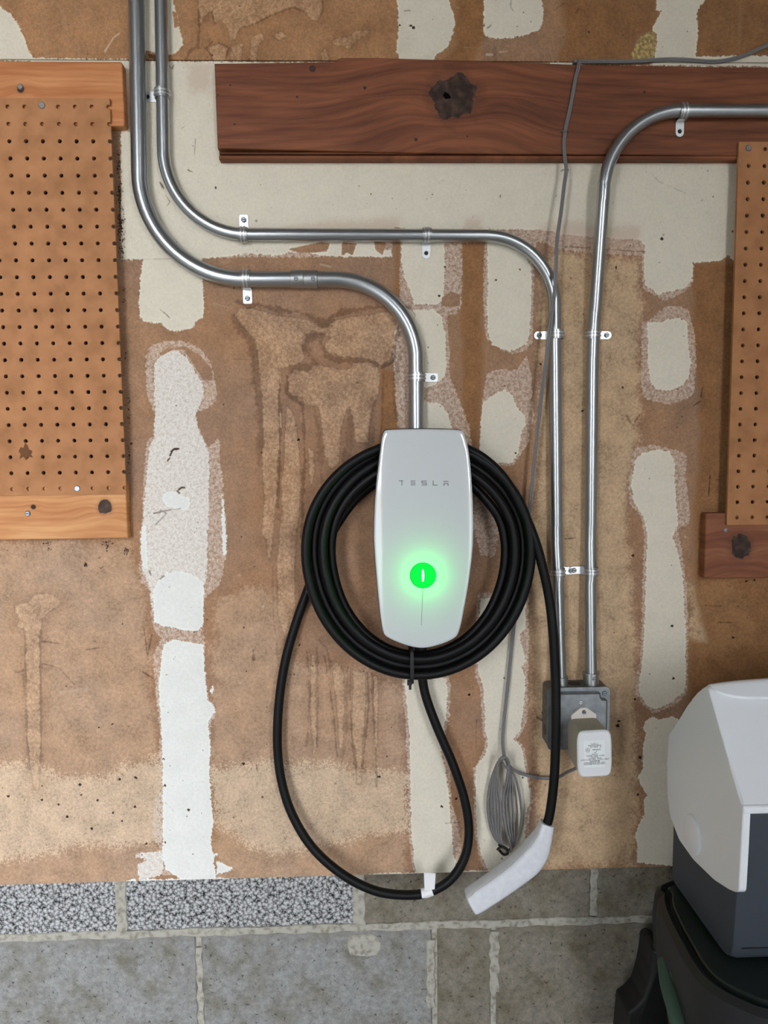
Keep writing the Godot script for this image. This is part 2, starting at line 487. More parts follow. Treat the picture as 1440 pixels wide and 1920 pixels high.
# dark tide bands, drips and scratches: px points, width in px, how dark, how soft
func wall_strokes() -> Array:
	return [
		[[446,568, 480,570, 520,580, 560,585, 585,594, 600,606, 612,604, 628,590, 660,580, 725,574], 9.0, 0.34],
		[[436,590, 452,618, 470,640, 477,690, 484,740, 488,800, 486,870], 12.0, 0.22],
		[[470,650, 478,720, 482,760], 6.0, 0.3],
		[[524,705, 523,745, 526,800, 523,850, 521,950], 5.0, 0.32],
		[[538,705, 536,735, 552,748, 566,760, 569,800, 571,860, 566,950, 568,1050], 5.0, 0.34],
		[[545,690, 575,690, 590,678, 570,650, 575,632, 605,630], 12.0, 0.26],
		[[600,640, 610,665, 640,675, 690,678, 705,685], 9.0, 0.28],
		[[655,770, 660,800, 652,850, 645,900], 14.0, 0.22],
		[[700,755, 696,800, 690,860], 13.0, 0.22],
		[[715,690, 738,672, 742,640, 746,615], 6.0, 0.45],
		[[718,700, 716,780, 712,850], 4.0, 0.25],
		[[744,630, 752,655, 744,690, 736,740, 748,800, 748,860], 6.0, 0.28],
		[[590,770, 600,830, 602,900, 606,980], 9.0, 0.2],
		[[608,1230, 618,1290, 625,1340, 632,1420], 2.8, 0.2],
		[[652,1250, 650,1310, 648,1380, 641,1430], 3.4, 0.2],
		[[657,1250, 656,1320, 660,1390, 666,1440], 2.8, 0.2],
		[[688,1260, 691,1320, 685,1380, 679,1440], 2.8, 0.22],
		[[697,1262, 699,1330, 704,1400, 706,1480], 3.0, 0.3],
		[[575,1220, 580,1290, 578,1360, 574,1400], 3.0, 0.25],
		[[594,1215, 596,1300, 594,1400], 3.0, 0.25],
		[[598,1200, 612,1215, 618,1240, 622,1300], 3.0, 0.24],
		[[545,1000, 548,1100, 530,1250], 4.0, 0.1],
		[[510,1060, 512,1150, 522,1250], 4.0, 0.18],
		[[42,1176, 47,1200, 45,1280, 49,1380, 54,1440], 4.0, 0.22],
		[[76,1180, 76,1260, 77,1380, 76,1430], 4.0, 0.2],
		[[372,18, 373,60, 370,88, 358,92, 348,110], 3.0, 0.3],
		[[396,22, 403,45, 400,75, 386,90, 397,105, 400,118], 3.0, 0.32],
		[[410,80, 428,90, 424,105, 418,118], 3.0, 0.3],
		[[386,25, 388,60, 394,85], 7.0, 0.15],
		[[455,84, 462,70, 458,50, 480,43, 510,28, 548,13, 565,20], 3.0, 0.22],
		[[604,2, 604,20, 592,38, 578,34], 3.0, 0.16],
		[[560,-40, 620,40, 700,60, 740,70], 60.0, 0.06],
		[[140,0, 146,60, 148,108], 3.0, -0.10],
		[[80,0, 84,60, 88,108], 9.0, -0.07],
		[[118,20, 124,60, 126,100], 8.0, -0.07],
		[[196,96, 212,70, 223,62], 2.2, -0.5],
		[[925,75, 930,120], 5.0, 0.15],
		[[1388,0, 1386,60, 1384,100], 6.0, -0.12],
		[[225,486, 380,484], 2.0, 0.1],
		[[1060,462, 1130,466, 1210,472], 1.6, 0.3],
		[[1210,312, 1235,340, 1285,362], 1.6, 0.12],
		[[1175,780, 1182,792], 3.0, 0.4], [[1190,790, 1198,778], 2.5, 0.4], [[1180,790, 1186,796], 3.5, 0.3],
		[[1318,720, 1314,745], 1.6, 0.4], [[1300,760, 1313,752], 2.0, 0.4], [[1331,890, 1328,930], 2.0, 0.45],
		[[1280,780, 1300,770, 1316,750], 26.0, 0.10],
		[[1322,1135, 1352,1136], 1.6, 0.3], [[1346,1166, 1372,1167], 1.8, 0.35],
		[[474,1218, 475,1236], 4.0, 0.45],
		[[480,1430, 482,1448], 2.0, 0.3],
		[[62,1130, 75,1127], 4.0, -0.1],
		[[112,1298, 165,1293], 6.0, -0.22],
		[[118,1178, 138,1207], 1.2, 0.3], [[80,1244, 110,1252, 140,1284], 1.2, 0.3], [[268,1260, 288,1272], 1.6, 0.4],
		[[140,1308, 158,1306], 2.0, 0.4], [[78,1202, 118,1207], 2.5, 0.25], [[160,1218, 185,1214], 1.8, 0.3],
		[[30,1260, 50,1256], 3.5, 0.35], [[270,1180, 276,1230, 284,1190], 1.4, 0.3],
		[[440,580, 400,568, 402,575], 1.6, -0.25],
		[[425,672, 472,674], 1.4, 0.25],
		[[600,495, 620,500], 2.5, -0.3],
		[[525,775, 526,800], 2.4, -0.4],
		[[290,985, 312,962, 300,956], 1.4, 0.4], [[288,962, 320,955, 338,953], 1.6, 0.4],
		[[300,580, 312,590, 318,596], 2.0, 0.6],
		[[320,846, 326,842, 334,841], 2.0, 0.9], [[322,846, 318,854], 2.4, 0.85], [[313,864, 318,858], 1.6, 0.8],
		[[335,918, 340,913, 346,914], 2.0, 0.8], [[332,920, 336,924], 2.0, 0.7],
		[[300,1085, 306,1080], 2.5, 0.4], [[280,1070, 283,1078], 2.0, 0.4],
		[[310,1505, 325,1520], 1.4, 0.2],
		[[758,20, 768,19], 1.4, 0.3], [[1040,18, 1056,6], 3.0, 0.25], [[1086,12, 1080,24], 3.0, 0.3],
		[[914,52, 920,46], 2.5, 0.35], [[958,0, 957,12, 962,20], 1.6, 0.25],
		[[912,102, 922,102], 2.4, -0.5], [[936,97, 950,96], 2.4, -0.4], [[870,88, 900,90], 1.0, -0.2],
		[[1022,117, 1064,118], 2.0, -0.2],
		[[760,575, 768,577, 778,590, 775,600], 1.6, 0.35],
		[[835,1543, 860,1542], 2.5, 0.3],
		[[1006,1345, 1022,1352], 2.5, 0.4],
		[[893,1350, 892,1400], 2.0, 0.25],
		[[1100,1000, 1118,1012], 3.0, 0.25], [[1076,1042, 1086,1048], 3.0, 0.4], [[1060,1010, 1078,1008], 1.6, 0.4],
		[[1112,1518, 1111,1548], 1.6, -0.2],
		[[282,104, 292,108, 300,112, 310,108], 5.0, 0.55], [[282,96, 296,104], 4.0, 0.4],
		[[310,118, 322,128, 326,120], 2.0, 0.6],
		[[352,318, 360,322], 2.0, 0.5], [[300,342, 306,352], 3.0, 0.6], [[310,365, 318,378, 312,386], 2.4, 0.35],
		[[366,260, 364,290], 1.4, 0.25], [[340,240, 346,236], 1.5, 0.4],
	]

# grime: px centre, radii, how much of it
func wall_grime() -> Array:
	return [
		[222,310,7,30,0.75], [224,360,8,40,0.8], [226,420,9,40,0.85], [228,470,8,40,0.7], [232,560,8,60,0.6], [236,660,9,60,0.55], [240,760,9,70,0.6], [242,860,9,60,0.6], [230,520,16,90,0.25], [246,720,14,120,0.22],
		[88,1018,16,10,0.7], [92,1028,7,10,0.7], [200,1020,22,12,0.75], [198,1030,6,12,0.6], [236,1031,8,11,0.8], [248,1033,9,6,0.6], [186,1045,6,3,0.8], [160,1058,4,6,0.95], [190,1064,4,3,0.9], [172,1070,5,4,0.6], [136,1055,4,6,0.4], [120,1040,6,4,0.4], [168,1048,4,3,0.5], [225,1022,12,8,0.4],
		[340,880,40,40,0.22], [330,910,26,14,0.3], [672,1470,6,8,0.5], [700,1520,50,46,0.3], [745,1480,14,40,0.4], [620,1560,70,36,0.25], [560,1540,20,30,0.2],
		[440,1560,30,30,0.25], [400,1560,14,40,0.3],
		[640,720,60,10,0.35], [690,730,22,26,0.4], [660,1355,8,16,0.4],
		[560,600,60,12,0.2], [690,640,30,24,0.25], [500,620,20,40,0.2], [495,720,12,50,0.22],
		[300,118,24,8,0.5], [1105,118,10,6,0.3],
		[1258,1318,18,14,0.35], [1248,1345,16,10,0.3],
	]

func make_wall_texture() -> Array:
	tw = int((TX1 - TX0) * RES) / Q * Q
	th = int((TYTOP - TY0) * RES) / Q * Q
	wall_patches()
	var fc := full("C")
	var fd := full("D")
	var fb := full("B")
	var fa := full("A")
	var fbare := full("bare")
	var fpale := full("pale")
	var fstain := full("stain")
	var faged := full("aged")
	var frub := full("rub")
	var ftan := full("tan")
	var fwarm := full("warm")
	var fwash := full("wash")
	var ftear := full("tear")
	var fw := (tw / Q + 1) * Q
	var n1 := field(0.26, tw, th, 3, 2)                # a few pixels
	var n2 := field(0.11, tw, th, 5, 3)               # ragged edges
	var n3 := field(0.0045, tw, th, 9, 3)              # broad tone
	var n4 := field(0.018, tw, th, 14, 4)              # blotches
	# strokes and grime go into one more layer: 128 is nothing, above is darker
	var mark := PackedByteArray()
	mark.resize(tw * th)
	mark.fill(128)
	for s in wall_strokes():
		var a: Array = s[0]
		var hw: float = s[1] * 0.5 * RES / 1180.0
		var soft := maxf(1.0, hw * 0.75)
		for i in range(0, a.size() - 2, 2):
			var p := tex(a[i], a[i + 1])
			var q := tex(a[i + 2], a[i + 3])
			var e := q - p
			var lo := p.min(q) - Vector2.ONE * (hw + soft + 4.0)
			var hi := p.max(q) + Vector2.ONE * (hw + soft + 4.0)
			for y in range(maxi(0, int(lo.y)), mini(th, int(hi.y) + 1)):
				for x in range(maxi(0, int(lo.x)), mini(tw, int(hi.x) + 1)):
					var g := Vector2(x, y) - p
					var wob: float = ((n4[y * tw + x] - 128) * 0.02 + (n2[y * tw + x] - 128) * 0.008) * minf(3.0, hw * 0.7)
					var d := (g - e * clampf(g.dot(e) / maxf(e.length_squared(), 0.01), 0.0, 1.0)).length() + wob
					var k: float = clampf((hw + soft * 0.5 - d) / soft, 0.0, 1.0) * s[2] * (0.62 if s[1] > 2.9 and s[2] < 0.5 else 1.0)
					if k == 0.0:
						continue
					var at := y * tw + x
					var was: int = mark[at]
					mark[at] = clampi(maxi(was, 128 + int(k * 127.0)) if k > 0.0 else mini(was, 128 + int(k * 127.0)), 0, 255)
	for s in wall_grime():
		var c := tex(s[0], s[1])
		var rx: float = s[2] * RES / 1180.0
		var ry: float = s[3] * RES / 1180.0
		for y in range(maxi(0, int(c.y - ry)), mini(th, int(c.y + ry) + 1)):
			for x in range(maxi(0, int(c.x - rx)), mini(tw, int(c.x + rx) + 1)):
				var d := Vector2((x - c.x) / rx, (y - c.y) / ry).length()
				if d >= 1.0:
					continue
				var at := y * tw + x
				var here: float = (n1[at] * 0.55 + n2[at] * 0.45) / 255.0
				var k := smoothstep(0.0, 0.16, here - (1.02 - 0.62 * s[4]) + (1.0 - d) * 0.28 - 0.1)
				if k > 0.0:
					mark[at] = maxi(mark[at], 128 + int(k * 112.0))
	var rng := RandomNumberGenerator.new()
	rng.seed = 41
	for i in 1500:      # specks, nail pops, pinholes
		var x := rng.randi_range(3, tw - 4)
		var y := rng.randi_range(3, th - 4)
		var r := rng.randf_range(0.5, 1.2) if i % 9 else rng.randf_range(1.2, 2.4)
		var k := rng.randf_range(0.15, 0.8) * (1.0 if i % 6 else -0.5)
		for dy in range(-3, 4):
			for dx in range(-3, 4):
				if Vector2(dx, dy * rng.randf_range(0.7, 1.3)).length() <= r:
					mark[(y + dy) * tw + x + dx] = clampi(128 + int(k * 127), 0, 255)
	for b in [[354,1518,3.4], [310,1473,3.0], [307,1423,2.2], [310,1580,2.6], [253,1512,3.4], [254,1458,3.2], [224,1461,3.2], [150,1471,3.4], [153,1490,2.2], [183,1500,2.6], [16,1493,3.0], [126,1532,3.6], [172,1553,3.4], [212,1524,2.4], [110,1508,2.4], [78,1500,2.4], [229,1539,2.2], [274,1582,2.4], [211,1358,2.6], [186,1364,2.4], [770,48,2.6], [775,52,3.2], [750,47,1.6], [823,554,2.6], [929,525,2.0], [975,505,2.0], [1155,502,3.0], [1167,727,2.4], [1241,448,3.4], [1070,522,1.6], [947,725,1.6], [966,850,2.0], [1014,682,2.4], [1092,770,2.6], [980,1458,2.4], [1260,1174,3.0], [1187,1042,3.2], [855,1498,3.2], [828,1512,3.0], [710,1456,3.2], [560,824,3.2], [456,1432,3.6], [1200,1420,4.0], [1196,1490,3.2], [1158,1360,4.0], [1160,1352,3.0], [1190,1311,2.6], [880,1302,2.6], [562,1210,2.0], [1262,1272,3.0], [1375,1196,2.6], [1400,1090,2.6], [1414,1088,2.6]]:
		var c := tex(b[0], b[1])
		for dy in range(-5, 6):
			for dx in range(-5, 6):
				if Vector2(dx, dy).length() + 0.012 * (n1[(int(c.y) + dy) * tw + int(c.x) + dx] - 128) <= b[2] * 0.8:
					mark[(int(c.y) + dy) * tw + int(c.x) + dx] = 240
	var sm := func(a: float, b: float, x: float) -> float:
		var t := clampf((x - a) / (b - a), 0.0, 1.0)
		return t * t * (3.0 - 2.0 * t)
	var work := func(y0: int, y1: int) -> Array:
		var out := PackedByteArray()
		out.resize((y1 - y0) * tw * 3)
		var hgt := PackedByteArray()
		hgt.resize((y1 - y0) * tw)
		var o := 0
		for y in range(y0, y1):
			var row := y * tw
			var frow := y * fw
			for x in tw:
				var at := row + x
				var fi := frow + x
				var a1 := (n1[at] - 128) / 128.0
				var a2 := (n2[at] - 128) / 128.0
				var a3 := (n3[at] - 128) / 128.0
				var a4 := (n4[at] - 128) / 128.0
				var rag := 1.7 * a2 + 1.5 * a1 + 1.2 * a4
				# bare paper
				var tone := 1.0 + 0.10 * a1 + 0.09 * a2 + 0.10 * a4
				var r := (160.0 + 8.0 * a3) * tone
				var g := (125.0 + 1.0 * a3) * tone
				var b := (98.0 - 7.0 * a3) * tone
				var hh := 0.32 + 0.05 * a1
				var d := fpale[fi] * 0.125 - 16.0
				if d > -15.0:
					var k := clampf((d + 10.0 * a2 + 17.0 * a1 + 9.0 * a4 + 4.0) / 10.0, 0.0, 1.0) * 0.74
					r += (220.0 * tone - r) * k
					g += (203.0 * tone - g) * k
					b += (176.0 * tone - b) * k
				d = fwash[fi] * 0.125 - 16.0
				if d > -15.0:
					var k := clampf((d + 12.0 * a4 + 7.0 * a2 + 4.0 * a1 + 3.0) / 14.0, 0.0, 1.0) * 0.52
					r += (193.0 * tone - r) * k
					g += (164.0 * tone - g) * k
					b += (137.0 * tone - b) * k
				d = ftan[fi] * 0.125 - 16.0
				if d > -15.0:
					var k := clampf((d + 11.0 * a4 + 6.0 * a2 + 5.0 * a1 + 4.0) / 16.0, 0.0, 1.0) * 0.74
					r += (203.0 * tone - r) * k
					g += (177.0 * tone - g) * k
					b += (142.0 * tone - b) * k
				if fwarm[fi] > 128:
					r += (172.0 * tone - r) * 0.85
					g += (128.0 * tone - g) * 0.85
					b += (90.0 * tone - b) * 0.85
				d = faged[fi] * 0.125 - 16.0
				if d > -15.0:
					var k := clampf((d + 9.0 * a4 + 5.0 * a2 + 4.0) / 10.0, 0.0, 1.0) * 0.8
					r += (143.0 * tone - r) * k
					g += (101.0 * tone - g) * k
					b += (64.0 * tone - b) * k
				d = fstain[fi] * 0.125 - 16.0
				if d > -15.0:
					d += 0.9 * a2 + 1.4 * a4
					var k := clampf(d * 0.4 + 0.5, 0.0, 1.0) * clampf(0.40 + 0.32 * a2 + 0.22 * a1 + 0.2 * a4, 0.12, 0.62)
					r += (196.0 * tone - r) * k
					g += (167.0 * tone - g) * k
					b += (136.0 * tone - b) * k
					var ring := 1.0 - 0.13 * exp(-d * d * 0.55) - 0.04 * exp(-(d + 5.0) * (d + 5.0) * 0.05)
					r *= ring
					g *= ring - 0.012
					b *= ring - 0.02
				d = ftear[fi] * 0.125 - 16.0
				if d > -6.0:
					var k := clampf(d + 2.0 * a2 + 0.5, 0.0, 1.0)
					var t2 := 1.0 + 0.35 * a2 + 0.2 * a1
					r += (170.0 * t2 - r) * k
					g += (146.0 * t2 - g) * k
					b += (98.0 * t2 - b) * k
					hh += k * (0.3 * a2 - 0.1)
				var bare := fbare[fi] * 0.125 - 16.0 + 2.2 * a2 + 1.0 * a1
				d = minf(fa[fi] * 0.125 - 16.0, -bare) + rag
				if d > -2.0:
					var k := clampf(d * 0.8 + 0.5, 0.0, 1.0) * clampf(0.58 + 0.38 * a1 + 0.5 * a2, 0.22, 0.9)
					var t2 := 1.0 + 0.05 * a1
					r += (212.0 * t2 - r) * k
					g += (194.0 * t2 - g) * k
					b += (180.0 * t2 - b) * k
					hh += 0.16 * k
				d = minf(fb[fi] * 0.125 - 16.0, -bare) + rag
				if d > -2.0:
					var k := clampf(d * 0.9 + 0.5, 0.0, 1.0) * clampf(0.88 + 0.16 * a1 + 0.17 * a2, 0.6, 0.97)
					var t2 := 1.0 + 0.05 * a1 + 0.03 * a2
					r += (224.0 * t2 - r) * k
					g += (219.0 * t2 - g) * k
					b += (210.0 * t2 - b) * k
					hh += 0.3 * k
				d = minf(fc[fi] * 0.125 - 16.0, -bare) + rag
				if d > -2.0:
					var k := clampf(d * 1.1 + 0.5, 0.0, 1.0)
					var t2 := 1.0 + 0.022 * a1 + 0.022 * a2 + 0.02 * a4 + 0.035 * exp(-(d - 1.0) * (d - 1.0) * 0.5)
					k *= clampf(1.06 - 0.10 * maxf(0.0, a4 - 0.2) + 0.16 * a1, 0.82, 0.99)
					r += (222.0 * t2 - r) * k
					g += (214.0 * t2 - g) * k
					b += (195.0 * t2 - b) * k
					hh += 0.5 * k
				d = minf(fd[fi] * 0.125 - 16.0, -bare) + rag
				if d > -2.0:
					var k := clampf(d * 1.1 + 0.5, 0.0, 1.0)
					var t2 := 1.0 + 0.022 * a1 + 0.022 * a2 + 0.02 * a4 + 0.035 * exp(-(d - 1.0) * (d - 1.0) * 0.5)
					k *= clampf(1.06 - 0.10 * maxf(0.0, a4 - 0.2) + 0.16 * a1, 0.82, 0.99)
					r += (226.0 * t2 - r) * k
					g += (226.0 * t2 - g) * k
					b += (219.0 * t2 - b) * k
					hh += 0.5 * k
				d = frub[fi] * 0.125 - 16.0
				if d > -15.0:
					var k := clampf((d + 10.0 * a4 + 9.0 * a2 + 6.0 * a1) / 14.0, 0.0, 1.0) * 0.45
					r += (194.0 - r) * k
					g += (166.0 - g) * k
					b += (146.0 - b) * k
				var mk := (mark[at] - 128) / 127.0
				if mk > 0.0:
					r *= 1.0 - mk * 0.80
					g *= 1.0 - mk * 0.86
					b *= 1.0 - mk * 0.90
				elif mk < 0.0:
					r += (236.0 - r) * -mk
					g += (222.0 - g) * -mk
					b += (200.0 - b) * -mk
				out[o] = clampi(int(r), 0, 255)
				out[o + 1] = clampi(int(g), 0, 255)
				out[o + 2] = clampi(int(b), 0, 255)
				hgt[o / 3] = clampi(int(hh * 230.0), 0, 255)
				o += 3
		return [out, hgt]
	var threads := []
	for k in 4:
		var t := Thread.new()
		t.start(work.bind(th * k / 4, th * (k + 1) / 4))
		threads.append(t)
	var col := PackedByteArray()
	var hgt := PackedByteArray()
	for t in threads:
		var got: Array = t.wait_to_finish()
		col.append_array(got[0])
		hgt.append_array(got[1])
	return [Image.create_from_data(tw, th, false, Image.FORMAT_RGB8, col), Image.create_from_data(tw, th, false, Image.FORMAT_L8, hgt)]

# ---------------------------------------------------------------- wood
func wood(size: Vector2, base: Color, dark: Color, knots: Array, seed_: int, lines := 0.26, px_per_m := 1150.0) -> StandardMaterial3D:
	var w := mini(2000, int(size.x * px_per_m))
	var h := int(size.y * px_per_m)
	var nz := FastNoiseLite.new()
	nz.noise_type = FastNoiseLite.TYPE_SIMPLEX_SMOOTH
	nz.frequency = 0.012
	nz.fractal_octaves = 3
	nz.seed = seed_
	var im := Image.create(w, h, false, Image.FORMAT_RGB8)
	var hm := Image.create(w, h, false, Image.FORMAT_L8)
	for y in h:
		for x in w:
			var u := float(y)
			var kd := 1e9
			var core := 0.0
			for k in knots:
				var dx: float = x - k[0] * px_per_m
				var dy: float = y - k[1] * px_per_m
				var r: float = k[2] * px_per_m
				var d := sqrt(dx * dx * 0.55 + dy * dy)
				u += (signf(dy) if absf(dy) > 4.0 else dy / 4.0) * r * 1.1 * exp(-d / (r * 1.6))
				u = lerpf(u, y + d * 0.9, exp(-d * d / (r * r * 5.0)))
				var e := sqrt(dx * dx + dy * dy) / r + 0.3 * nz.get_noise_2d(x * 1.9, y * 1.9) + 0.1 * nz.get_noise_2d(x * 7.0, y * 7.0)
				core = maxf(core, smoothstep(1.03, 0.93, e))
				kd = minf(kd, e)
			var broad := nz.get_noise_2d(x * 0.25, u * 2.2)
			var warp := u * lines + 3.2 * nz.get_noise_2d(x * 0.16 + 500, u * 1.3)
			var ring := 0.5 + 0.5 * sin(warp * 2.2)
			ring = pow(ring, 2.2)
			var fibre := nz.get_noise_2d(x * 1.1, u * 26.0 + 90.0)
			var t := clampf(0.34 + 0.24 * ring + 0.62 * broad + 0.26 * fibre, 0.0, 1.0)
			var c := base.lerp(dark, t)
			if core > 0.0:
				var kc := Color(0.15, 0.10, 0.075).lerp(Color(0.30, 0.22, 0.17), clampf(0.4 + 1.1 * nz.get_noise_2d(x * 3.5, y * 3.5), 0.0, 1.0))
				c = c.lerp(kc, core * 0.94)
			elif kd < 1.5:
				c = c.lerp(dark * 0.75, 0.4 * (1.5 - kd) / 0.6)
			im.set_pixel(x, y, c)
			hm.set_pixel(x, y, Color(1, 1, 1) * clampf(0.6 - 0.25 * t - 0.3 * core, 0.0, 1.0))
	var m := mat(Color.WHITE, 0.62, 0.0, 0.4)
	m.albedo_texture = ImageTexture.create_from_image(im)
	m.heightmap_enabled = true
	m.heightmap_texture = ImageTexture.create_from_image(hm)
	m.heightmap_scale = 0.05
	m.texture_repeat = false
	return m

func screw(called: String, parent: Node3D, at: Vector3, r: float, m: Material, hex := false, slot := true) -> void:
	var s := MB.new()
	s.prism(circle(Vector2(at.x, at.y), r, 6 if hex else 14, 0.3), at.z, at.z + r * (0.7 if hex else 0.35), r * 0.25)
	var o := put(called, s, m, parent)
	if slot:
		var q := MB.new()
		q.box(Vector3(at.x, at.y, at.z + r * (0.7 if hex else 0.35)), Vector3(r * 1.3, r * 0.28, r * 0.12), 0.0)
		put("slot", q, M.black, o)

# pegboard panel with real holes; holes at (gx + i*pitch, gy - j*pitch); edges at x0..x1, y0..y1
func pegboard_mesh(gx: float, gy: float, cols: int, rows: int, x0: float, x1: float, y0: float, y1: float, z0: float, z1: float, cut_right: bool) -> MB:
	var mb := MB.new()
	var pitch := 0.0254
	var r := 0.0032
	var quad := func(a: Vector3, b: Vector3, c: Vector3, d: Vector3) -> void:
		var at := mb.v.size()
		mb.v.append_array([a, b, c, d])
		mb.f.append_array([at, at + 1, at + 2, at, at + 2, at + 3])
	for j in rows:
		for i in cols:
			var c := Vector2(gx + i * pitch, gy - j * pitch)
			var l := x0 if i == 0 else c.x - pitch / 2
			var rt := x1 if i == cols - 1 else c.x + pitch / 2
			var top := y1 if j == 0 else c.y + pitch / 2
			var bot := y0 if j == rows - 1 else c.y - pitch / 2
			var hole := PackedVector2Array()
			var n := 12
			var open := cut_right and i == cols - 1
			for k in n + (1 if open else 0):
				var a := TAU * k / n
				if open:
					var a0 := acos(clampf((x1 - c.x) / r, -1.0, 1.0))
					a = lerpf(a0, TAU - a0, float(k) / n)
				hole.append(c + Vector2(cos(a), sin(a)) * r)
			# the border of the cell, met along the same rays
			var edge := PackedVector2Array()
			for p in hole:
				var dv := p - c
				var t := 1e9
				if dv.x > 1e-7: t = minf(t, (rt - c.x) / dv.x)
				if dv.x < -1e-7: t = minf(t, (l - c.x) / dv.x)
				if dv.y > 1e-7: t = minf(t, (top - c.y) / dv.y)
				if dv.y < -1e-7: t = minf(t, (bot - c.y) / dv.y)
				edge.append(c + dv * maxf(1.0, t))
			var m := hole.size()
			for k in (m - 1 if open else m):
				var k2 := (k + 1) % m
				var h0 := hole[k]; var h1 := hole[k2]; var e0 := edge[k]; var e1 := edge[k2]
				# corner between the two border points, if they lie on different sides
				var corner := Vector2(rt if maxf(e0.x, e1.x) > rt - 1e-6 else l, top if maxf(e0.y, e1.y) > top - 1e-6 else bot)
				var split := not (is_equal_approx(e0.x, e1.x) or is_equal_approx(e0.y, e1.y))
				for z in [z1, z0]:
					quad.call(Vector3(h0.x, h0.y, z), Vector3(e0.x, e0.y, z), Vector3(e1.x, e1.y, z), Vector3(h1.x, h1.y, z))
					if split:
						var at := mb.v.size()
						mb.v.append_array([Vector3(e0.x, e0.y, z), Vector3(corner.x, corner.y, z), Vector3(e1.x, e1.y, z)])
						mb.f.append_array([at, at + 1, at + 2])
				quad.call(Vector3(h0.x, h0.y, z0), Vector3(h0.x, h0.y, z1), Vector3(h1.x, h1.y, z1), Vector3(h1.x, h1.y, z0))
			if open:
				for s in [0, m - 1]:
					var yy := top if s == 0 else bot
					var pt := hole[s]
					for z in [z1, z0]:
						var at := mb.v.size()
						mb.v.append_array([Vector3(pt.x, pt.y, z), Vector3(x1, yy, z), Vector3(edge[s].x, edge[s].y, z)])
						mb.f.append_array([at, at + 1, at + 2] if s == m - 1 else [at, at + 2, at + 1])
					quad.call(Vector3(x1, pt.y, z1), Vector3(x1, pt.y, z0), Vector3(x1, yy, z0), Vector3(x1, yy, z1))
	var pts := [Vector2(x0, y0), Vector2(x1, y0), Vector2(x1, y1), Vector2(x0, y1)]
	for k in 4:
		if cut_right and k == 1:
			continue
		var a: Vector2 = pts[k]
		var b: Vector2 = pts[(k + 1) % 4]
		quad.call(Vector3(a.x, a.y, z0), Vector3(b.x, b.y, z0), Vector3(b.x, b.y, z1), Vector3(a.x, a.y, z1))
	return mb

# one-hole conduit strap. axis: direction of the pipe on the wall; tab: direction the ear points to
func strap(at: Vector3, pipe_r: float, axis: Vector2, ear: Vector2, label: String, shape: int, wall_z: float, screw_m: Material, empty := false) -> void:
	var t := thing("conduit_strap", label, "strap", "conduit straps on the wall")
	var zc := at.z
	var ax := Vector3(axis.x, axis.y, 0).normalized()
	var er := Vector3(ear.x, ear.y, 0).normalized()
	var xf := Transform3D(Basis(ax, er, Vector3(0, 0, 1)), Vector3(at.x, at.y, 0))
	var th_ := 0.0014
	var half := 0.0072
	var band := func(r0: float, r1: float, a0: float, a1: float, x0: float, x1: float) -> MB:
		var mb := MB.new()
		var rings := []
		for k in 25:
			var a := lerpf(a0, a1, k / 24.0)
			var u := Vector3(0, cos(a), sin(a))
			var c := Vector3(0, 0, zc)
			rings.append(PackedVector3Array([xf * (c + u * r0 + Vector3(x0, 0, 0)), xf * (c + u * r1 + Vector3(x0, 0, 0)), xf * (c + u * r1 + Vector3(x1, 0, 0)), xf * (c + u * r0 + Vector3(x1, 0, 0))]))
		mb.loft(rings)
		return mb
	var ri := pipe_r + 0.0004
	put("saddle", band.call(ri, ri + th_, -0.35, PI + 0.5, -half, half), M.zinc, t)
	for s in [-0.0026, 0.0026]:
		put("rib", band.call(ri + th_ * 0.6, ri + th_ + 0.0013, 0.25, PI + 0.2, s - 0.0013, s + 0.0013), M.zinc_bright, t)
	# the ear: foot against the wall with a hole or a screw
	var tab := MB.new()
	var y0 := ri - 0.001
	var y1 := ri + 0.0235
	var hw := 0.0074 if shape == 0 else 0.0066
	var ol := PackedVector2Array()
	if shape == 0:
		ol = rounded(rect(-hw, y0, hw, y1), 0.003, 4)
	else:
		ol.append_array([Vector2(-hw, y0), Vector2(hw, y0)])
		for k in 13:
			var a := PI * k / 12.0
			ol.append(Vector2(cos(a) * hw, y1 - hw + sin(a) * hw))
	var hole_c := Vector2(0, y1 - 0.0085)
	if empty:
		var n := 36
		var lay := []
		for q in [[1, 0.0], [0, 0.0], [0, 0.0016], [1, 0.0016]]:
			var ring := PackedVector3Array()
			for k in n:
				var dv := Vector2.from_angle(TAU * k / n)
				var p := hole_c + dv * 0.0034
				if q[0] == 1:
					for e in ol.size():
						var hit = Geometry2D.segment_intersects_segment(hole_c, hole_c + dv * 0.1, ol[e], ol[(e + 1) % ol.size()])
						if hit != null:
							p = hit
				ring.append(xf * Vector3(p.x, p.y, wall_z + q[1]))
			lay.append(ring)
		tab.loft(lay, false, false, true)
	else:
		tab.prism(ol, wall_z, wall_z + 0.0016, 0.0004, xf)
	put("ear", tab, M.zinc_bright, t)
	var web := MB.new()
	web.box(Vector3(0, ri + 0.0003, (wall_z + zc) / 2), Vector3(half * 2, th_, maxf(0.004, zc - wall_z)), 0.0, xf)
	put("web", web, M.zinc, t)
	if not empty:
		var c3 := xf * Vector3(hole_c.x, hole_c.y, wall_z + 0.0016)
		screw("screw", t, c3, 0.0044, screw_m, true)
	else:
		var c3 := xf * Vector3(hole_c.x, hole_c.y, wall_z - 0.0004)
		var s := MB.new()
		s.prism(circle(Vector2(c3.x, c3.y), 0.0034, 14), c3.z, c3.z + 0.0006)
		put("screw", s, M.black, t)

func conduit(called: String, label: String, path: PackedVector3Array, r: float) -> Node3D:
	var t := thing(called, label, "conduit", "steel conduits on the wall")
	var mb := MB.new()
	mb.tube(path, r, 20)
	put("pipe", mb, M.emt, t, 60.0)
	return t

